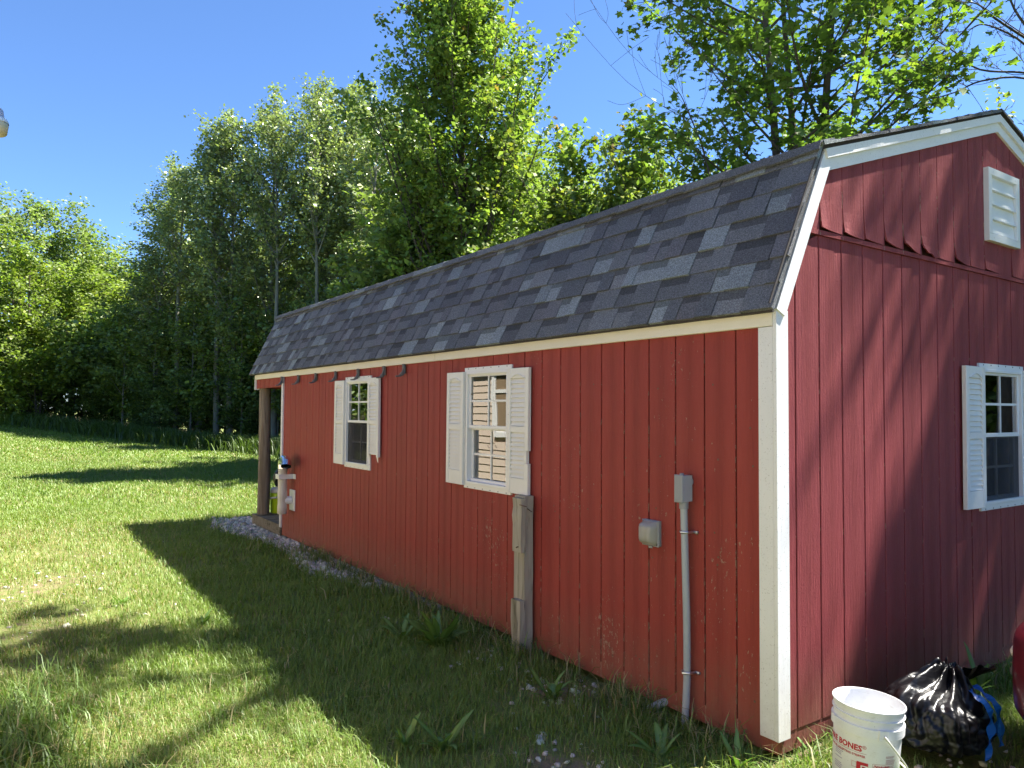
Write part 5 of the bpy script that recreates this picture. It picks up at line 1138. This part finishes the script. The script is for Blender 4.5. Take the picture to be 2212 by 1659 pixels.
# ------------------------------------------------------------------ gravel
def stones(n, fx, fy, size, name, label, zoff=0.0):
    b = bmesh.new(); bmesh.ops.create_icosphere(b, subdivisions=1, radius=1.0); bv = np.array([v.co[:] for v in b.verts]); bf = np.array([[v.index for v in f.verts] for f in b.faces]); b.free()
    k = len(bv); sz = size * rng.lognormal(0, 0.35, n).clip(0.4, 2.2)
    jitter = 1 + 0.22 * rng.normal(size=(n, k, 1)); st = np.stack([rng.uniform(.8, 1.3, n), rng.uniform(.7, 1.1, n), rng.uniform(.45, .8, n)], 1)
    th = rng.random(n) * 6.28; c, s_ = np.cos(th), np.sin(th); V = bv[None] * jitter * st[:, None] * sz[:, None, None]
    tl = rng.normal(size=n) * 0.4; V = np.stack([V[..., 0], V[..., 1] * np.cos(tl)[:, None] - V[..., 2] * np.sin(tl)[:, None], V[..., 1] * np.sin(tl)[:, None] + V[..., 2] * np.cos(tl)[:, None]], -1)
    V = np.stack([V[..., 0] * c[:, None] - V[..., 1] * s_[:, None], V[..., 0] * s_[:, None] + V[..., 1] * c[:, None], V[..., 2]], -1)
    x, y = fx, fy; z = gh(x, y) + sz * 0.25 + zoff * rng.random(n); V += np.stack([x, y, z], 1)[:, None]
    col = np.array([0.60, 0.57, 0.50])[None] * rng.uniform(0.55, 1.25, (n, 1)) * (1 + 0.06 * rng.normal(size=(n, 3)))
    F = (np.arange(n)[:, None, None] * k + bf[None]).reshape(-1, 3)
    tag(obj(name, np_mesh(name, V.reshape(-1, 3), F, M_STONE, np.repeat(col.clip(0.02, 0.8), k, 0))), label, 'gravel', None, 'stuff')
gxs = rng.uniform(-9.8, -3.0, 40000); gys = rng.uniform(-1.0, 0.12, 40000); keep = rng.random(40000) < gravel_amount(gxs, gys); gxs, gys = gxs[keep][:5200], gys[keep][:5200]
stones(len(gxs), gxs, gys, 0.024, 'gravel', 'pale limestone gravel strip along the foot of the long wall', 0.012)
px, py = [], []
for (cx_, cy_, r_, n_) in [(-1.25, -0.28, 0.30, 70), (-0.6, -0.90, 0.25, 30), (-2.0, -0.28, 0.25, 40), (-5.8, -2.8, 1.0, 60), (-2.9, -0.25, 0.5, 60), (-7.3, -2.6, 1.2, 30), (0.5, 0.2, 0.4, 30), (0.9, 0.6, 0.5, 40), (-4.5, -2.9, 0.8, 20)]:
    px.append(rng.normal(cx_, r_ * 0.6, n_)); py.append(rng.normal(cy_, r_ * 0.6, n_))
px, py = np.concatenate(px), np.concatenate(py); k_ = ~((px < 0.03) & (py > -0.02)); stones(k_.sum(), px[k_], py[k_], 0.014, 'scattered_gravel', 'stray pale stones scattered in the worn lawn')

# ------------------------------------------------------------------ grass
def blades(P, hgt, wid, col, bend, seed):
    r = np.random.default_rng(seed); n = len(P); th = r.random(n) * 6.2832; d = np.stack([np.cos(th), np.sin(th), 0 * th], 1); sd = np.stack([-d[:, 1], d[:, 0], 0 * th], 1)
    ln = (bend * (0.3 + r.random(n)))[:, None]; h = hgt[:, None]; w = wid[:, None]; up = np.array([[0, 0, 1.0]])
    a = P - sd * w; b = P + sd * w; m = P + up * h * 0.58 + d * h * ln * 0.35; m1 = m - sd * w * 0.8; m2 = m + sd * w * 0.8; t = P + up * h * (1 - 0.35 * ln) + d * h * ln * 1.05
    V = np.stack([a, b, m2, m1, t], 1).reshape(-1, 3); i = np.arange(n)[:, None] * 5
    F = np.concatenate([i + np.array([[0, 1, 2]]), i + np.array([[0, 2, 3]]), i + np.array([[3, 2, 4]])], 1).reshape(-1, 3)
    g = np.stack([0.95 * col, 0.95 * col, col, col, 1.1 * col], 1).reshape(-1, 3); return V, F, g
def vnoise(x, y, s, seed=0):
    r = np.random.default_rng(seed); T = r.random((64, 64)); fx, fy = x * s, y * s; ix, iy = np.floor(fx).astype(int), np.floor(fy).astype(int); u, v = fx - ix, fy - iy; u = u * u * (3 - 2 * u); v = v * v * (3 - 2 * v)
    g = lambda a, b: T[a % 64, b % 64]; return (g(ix, iy) * (1 - u) + g(ix + 1, iy) * u) * (1 - v) + (g(ix, iy + 1) * (1 - u) + g(ix + 1, iy + 1) * u) * v
parts = []
def sow(x0, x1, y0, y1, dens, hmul, wmul, seed, dmin, dmax, cull=True):
    r = np.random.default_rng(seed); n = int((x1 - x0) * (y1 - y0) * dens); x = r.uniform(x0, x1, n); y = r.uniform(y0, y1, n)
    dx, dy = x - CAM.x, y - CAM.y; dist = np.hypot(dx, dy); k = (dist >= dmin) & (dist < dmax)
    if cull: fwd = dx * cf.x + dy * cf.y; lat = dx * cr.x + dy * cr.y; k &= (fwd > 0.3) & (np.abs(lat) < 0.95 * fwd + 1.2)
    k &= ~((x > -8.83) & (x < 0.02) & (y > -0.03 - 0.03 * r.random(n)) & (y < 4.9)) & (y > -3.95)
    k &= ~((np.hypot(x - BX, y - BY) < 0.125) | ((np.abs(x - 0.41) < 0.2) & (np.abs(y - 0.8) < 0.27)))
    b = bare_amount(x, y); gr = gravel_amount(x, y); clump = vnoise(x, y, 3.1, 1); fine = vnoise(x, y, 11.0, 2); big = vnoise(x, y, 0.55, 3)
    k &= r.random(n) > np.clip(1.6 * b * (0.45 + 1.0 * (1 - clump)) - 0.05, 0, 0.82); k &= r.random(n) > gr * 0.97
    k &= r.random(n) < 0.35 + 0.65 * fine + 0.2
    x, y, b, clump, fine, big = [q[k] for q in (x, y, b, clump, fine, big)]; n = len(x)
    z = gh(x, y); h = (0.040 + 0.045 * r.random(n) ** 1.5 + 0.05 * np.clip(clump - 0.55, 0, 1) + 0.02 * fine) * hmul
    shade = np.exp(-((y + 0.25) / 0.22) ** 2) * (x < 0); h *= 1 + 0.9 * shade * r.random(n) ** 2
    tallp = np.exp(-(((x + 2.3) / 0.8) ** 2 + ((y + 3.0) / 0.35) ** 2)); h *= 1 + 1.3 * tallp * r.random(n)
    dry = np.clip(0.10 + 1.0 * b + 0.75 * np.clip(big - 0.42, 0, 1) + 0.25 * np.exp(-((y + 2.9) / 0.7) ** 2) * (x > -9), 0, 0.85)
    c0 = np.array([0.145, 0.235, 0.036]) * (0.75 + 0.5 * r.random((n, 1))); c1 = np.array([0.205, 0.290, 0.055]); c2 = np.array([0.36, 0.30, 0.14]) * (0.7 + 0.6 * r.random((n, 1)))
    m = (0.6 * clump + 0.4 * r.random(n))[:, None]; c = c0 * (1 - m) + c1 * m; isd = (r.random(n) < dry * 0.62)[:, None]; c = np.where(isd, c2, c); h = np.where(isd[:, 0], h * 0.75, h)
    parts.append(blades(np.stack([x, y, z - 0.004], 1), h, (0.0016 + 0.0018 * r.random(n)) * wmul, c, 0.55 + 0.5 * r.random(n) + 0.3 * isd[:, 0], seed + 1))
sow(-7.0, 3.0, -3.95, 2.4, 8500, 0.95, 0.72, 1, 0.0, 5.2)
sow(-10.0, 3.0, -3.95, 3.0, 4300, 1.0, 1.0, 2, 5.2, 8.5)
sow(-16.0, -4.0, -3.95, 5.0, 2100, 1.0, 1.35, 3, 8.5, 14.5)
sow(-28.0, -9.0, -6.0, 10.0, 650, 1.1, 2.5, 4, 14.5, 26)
sow(-46.0, -18.0, -8.0, 11.0, 230, 1.2, 4.8, 5, 26, 48)
V = []; F = []; C = []; o_ = 0
for v, f, c in parts: V.append(v); F.append(f + o_); C.append(c); o_ += len(v)
tag(obj('grass', np_mesh('grass', np.concatenate(V), np.concatenate(F), M_GRASS, np.concatenate(C).clip(0.005, 0.6))), 'short green lawn grass with dry straw patches', 'grass', None, 'stuff')
def stragglers(n, fx, fy, h0, h1, w, seed, dry=0.4):
    r = np.random.default_rng(seed); k = ~((fx > -8.85) & (fx < 0.03) & (fy > -0.025)); x, y = fx[k], fy[k]; n = len(x); isd = (r.random(n) < dry)[:, None]
    c = np.where(isd, np.array([0.38, 0.33, 0.17]) * (0.6 + 0.6 * r.random((n, 1))), np.array([0.125, 0.205, 0.040]) * (0.6 + 0.8 * r.random((n, 1))))
    return blades(np.stack([x, y, gh(x, y)], 1), h0 + (h1 - h0) * r.random(n) ** 1.7, w * (0.6 + 0.8 * r.random(n)), c, 0.5 + 0.9 * r.random(n), seed + 1)
sr = np.random.default_rng(90); sp = []
cxs = sr.uniform(-6.5, 0.05, 120); idx_ = sr.integers(0, 120, 2600); sp.append(stragglers(0, cxs[idx_] + sr.normal(size=2600) * 0.06, -0.06 - np.abs(sr.normal(size=2600)) * 0.11, 0.07, 0.26, 0.0030, 91, 0.38))
cx2 = np.stack([sr.uniform(-3.6, 0.2, 90), sr.uniform(-3.1, -0.25, 90)], 1); idx_ = sr.integers(0, 90, 2400); sp.append(stragglers(0, cx2[idx_, 0] + sr.normal(size=2400) * 0.05, cx2[idx_, 1] + sr.normal(size=2400) * 0.05, 0.07, 0.17, 0.0028, 93, 0.15))
sp.append(stragglers(0, -2.25 + sr.normal(size=1500) * 0.40, -2.98 + sr.normal(size=1500) * 0.13, 0.10, 0.28, 0.0032, 95, 0.12))
sp.append(stragglers(0, sr.uniform(-9.2, -3.4, 420), -0.3 - 0.45 * sr.random(420), 0.05, 0.2, 0.0035, 97, 0.25))
sp.append(stragglers(0, 0.06 + np.abs(sr.normal(size=500)) * 0.1, sr.uniform(-0.1, 2.4, 500), 0.05, 0.2, 0.003, 99, 0.2))
V = []; F = []; C = []; o_ = 0
for v, f, c in sp: V.append(v); F.append(f + o_); C.append(c); o_ += len(v)
tag(obj('straggling_grass', np_mesh('straggling_grass', np.concatenate(V), np.concatenate(F), M_GRASS, np.concatenate(C))), 'straggling uncut grass along the shed wall and in tufts', 'grass', None, 'stuff')
# uncut grass at the foot of the wood
r_ = np.random.default_rng(70); n = 26000; t = r_.random(n); x = -46.5 + 26 * t + r_.normal(size=n) * 0.9; y = -5.2 + 13.2 * t ** 0.8 + r_.normal(size=n) * 0.7 - 0.3
c = np.array([0.085, 0.135, 0.028]) * (0.6 + 0.8 * r_.random((n, 1))); v, f, c = blades(np.stack([x, y, gh(x, y)], 1), 0.25 + 0.55 * r_.random(n), 0.010 + 0.012 * r_.random(n), c, 0.5 + 0.6 * r_.random(n), 71)
n2 = 14000; x2 = r_.uniform(-24, -9.6, n2); y2 = 6.2 + r_.normal(size=n2) * 0.9 - 0.05 * (x2 + 10); c2 = np.array([0.085, 0.135, 0.028]) * (0.6 + 0.8 * r_.random((n2, 1)))
v2, f2, c2 = blades(np.stack([x2, y2, gh(x2, y2)], 1), 0.25 + 0.55 * r_.random(n2), 0.006 + 0.008 * r_.random(n2), c2, 0.5 + 0.6 * r_.random(n2), 72)
tag(obj('tall_grass', np_mesh('tall_grass', np.concatenate([v, v2]), np.concatenate([f, f2 + len(v)]), M_GRASS, np.concatenate([c, c2]))), 'uncut tall grass along the foot of the wood', 'grass', None, 'stuff')
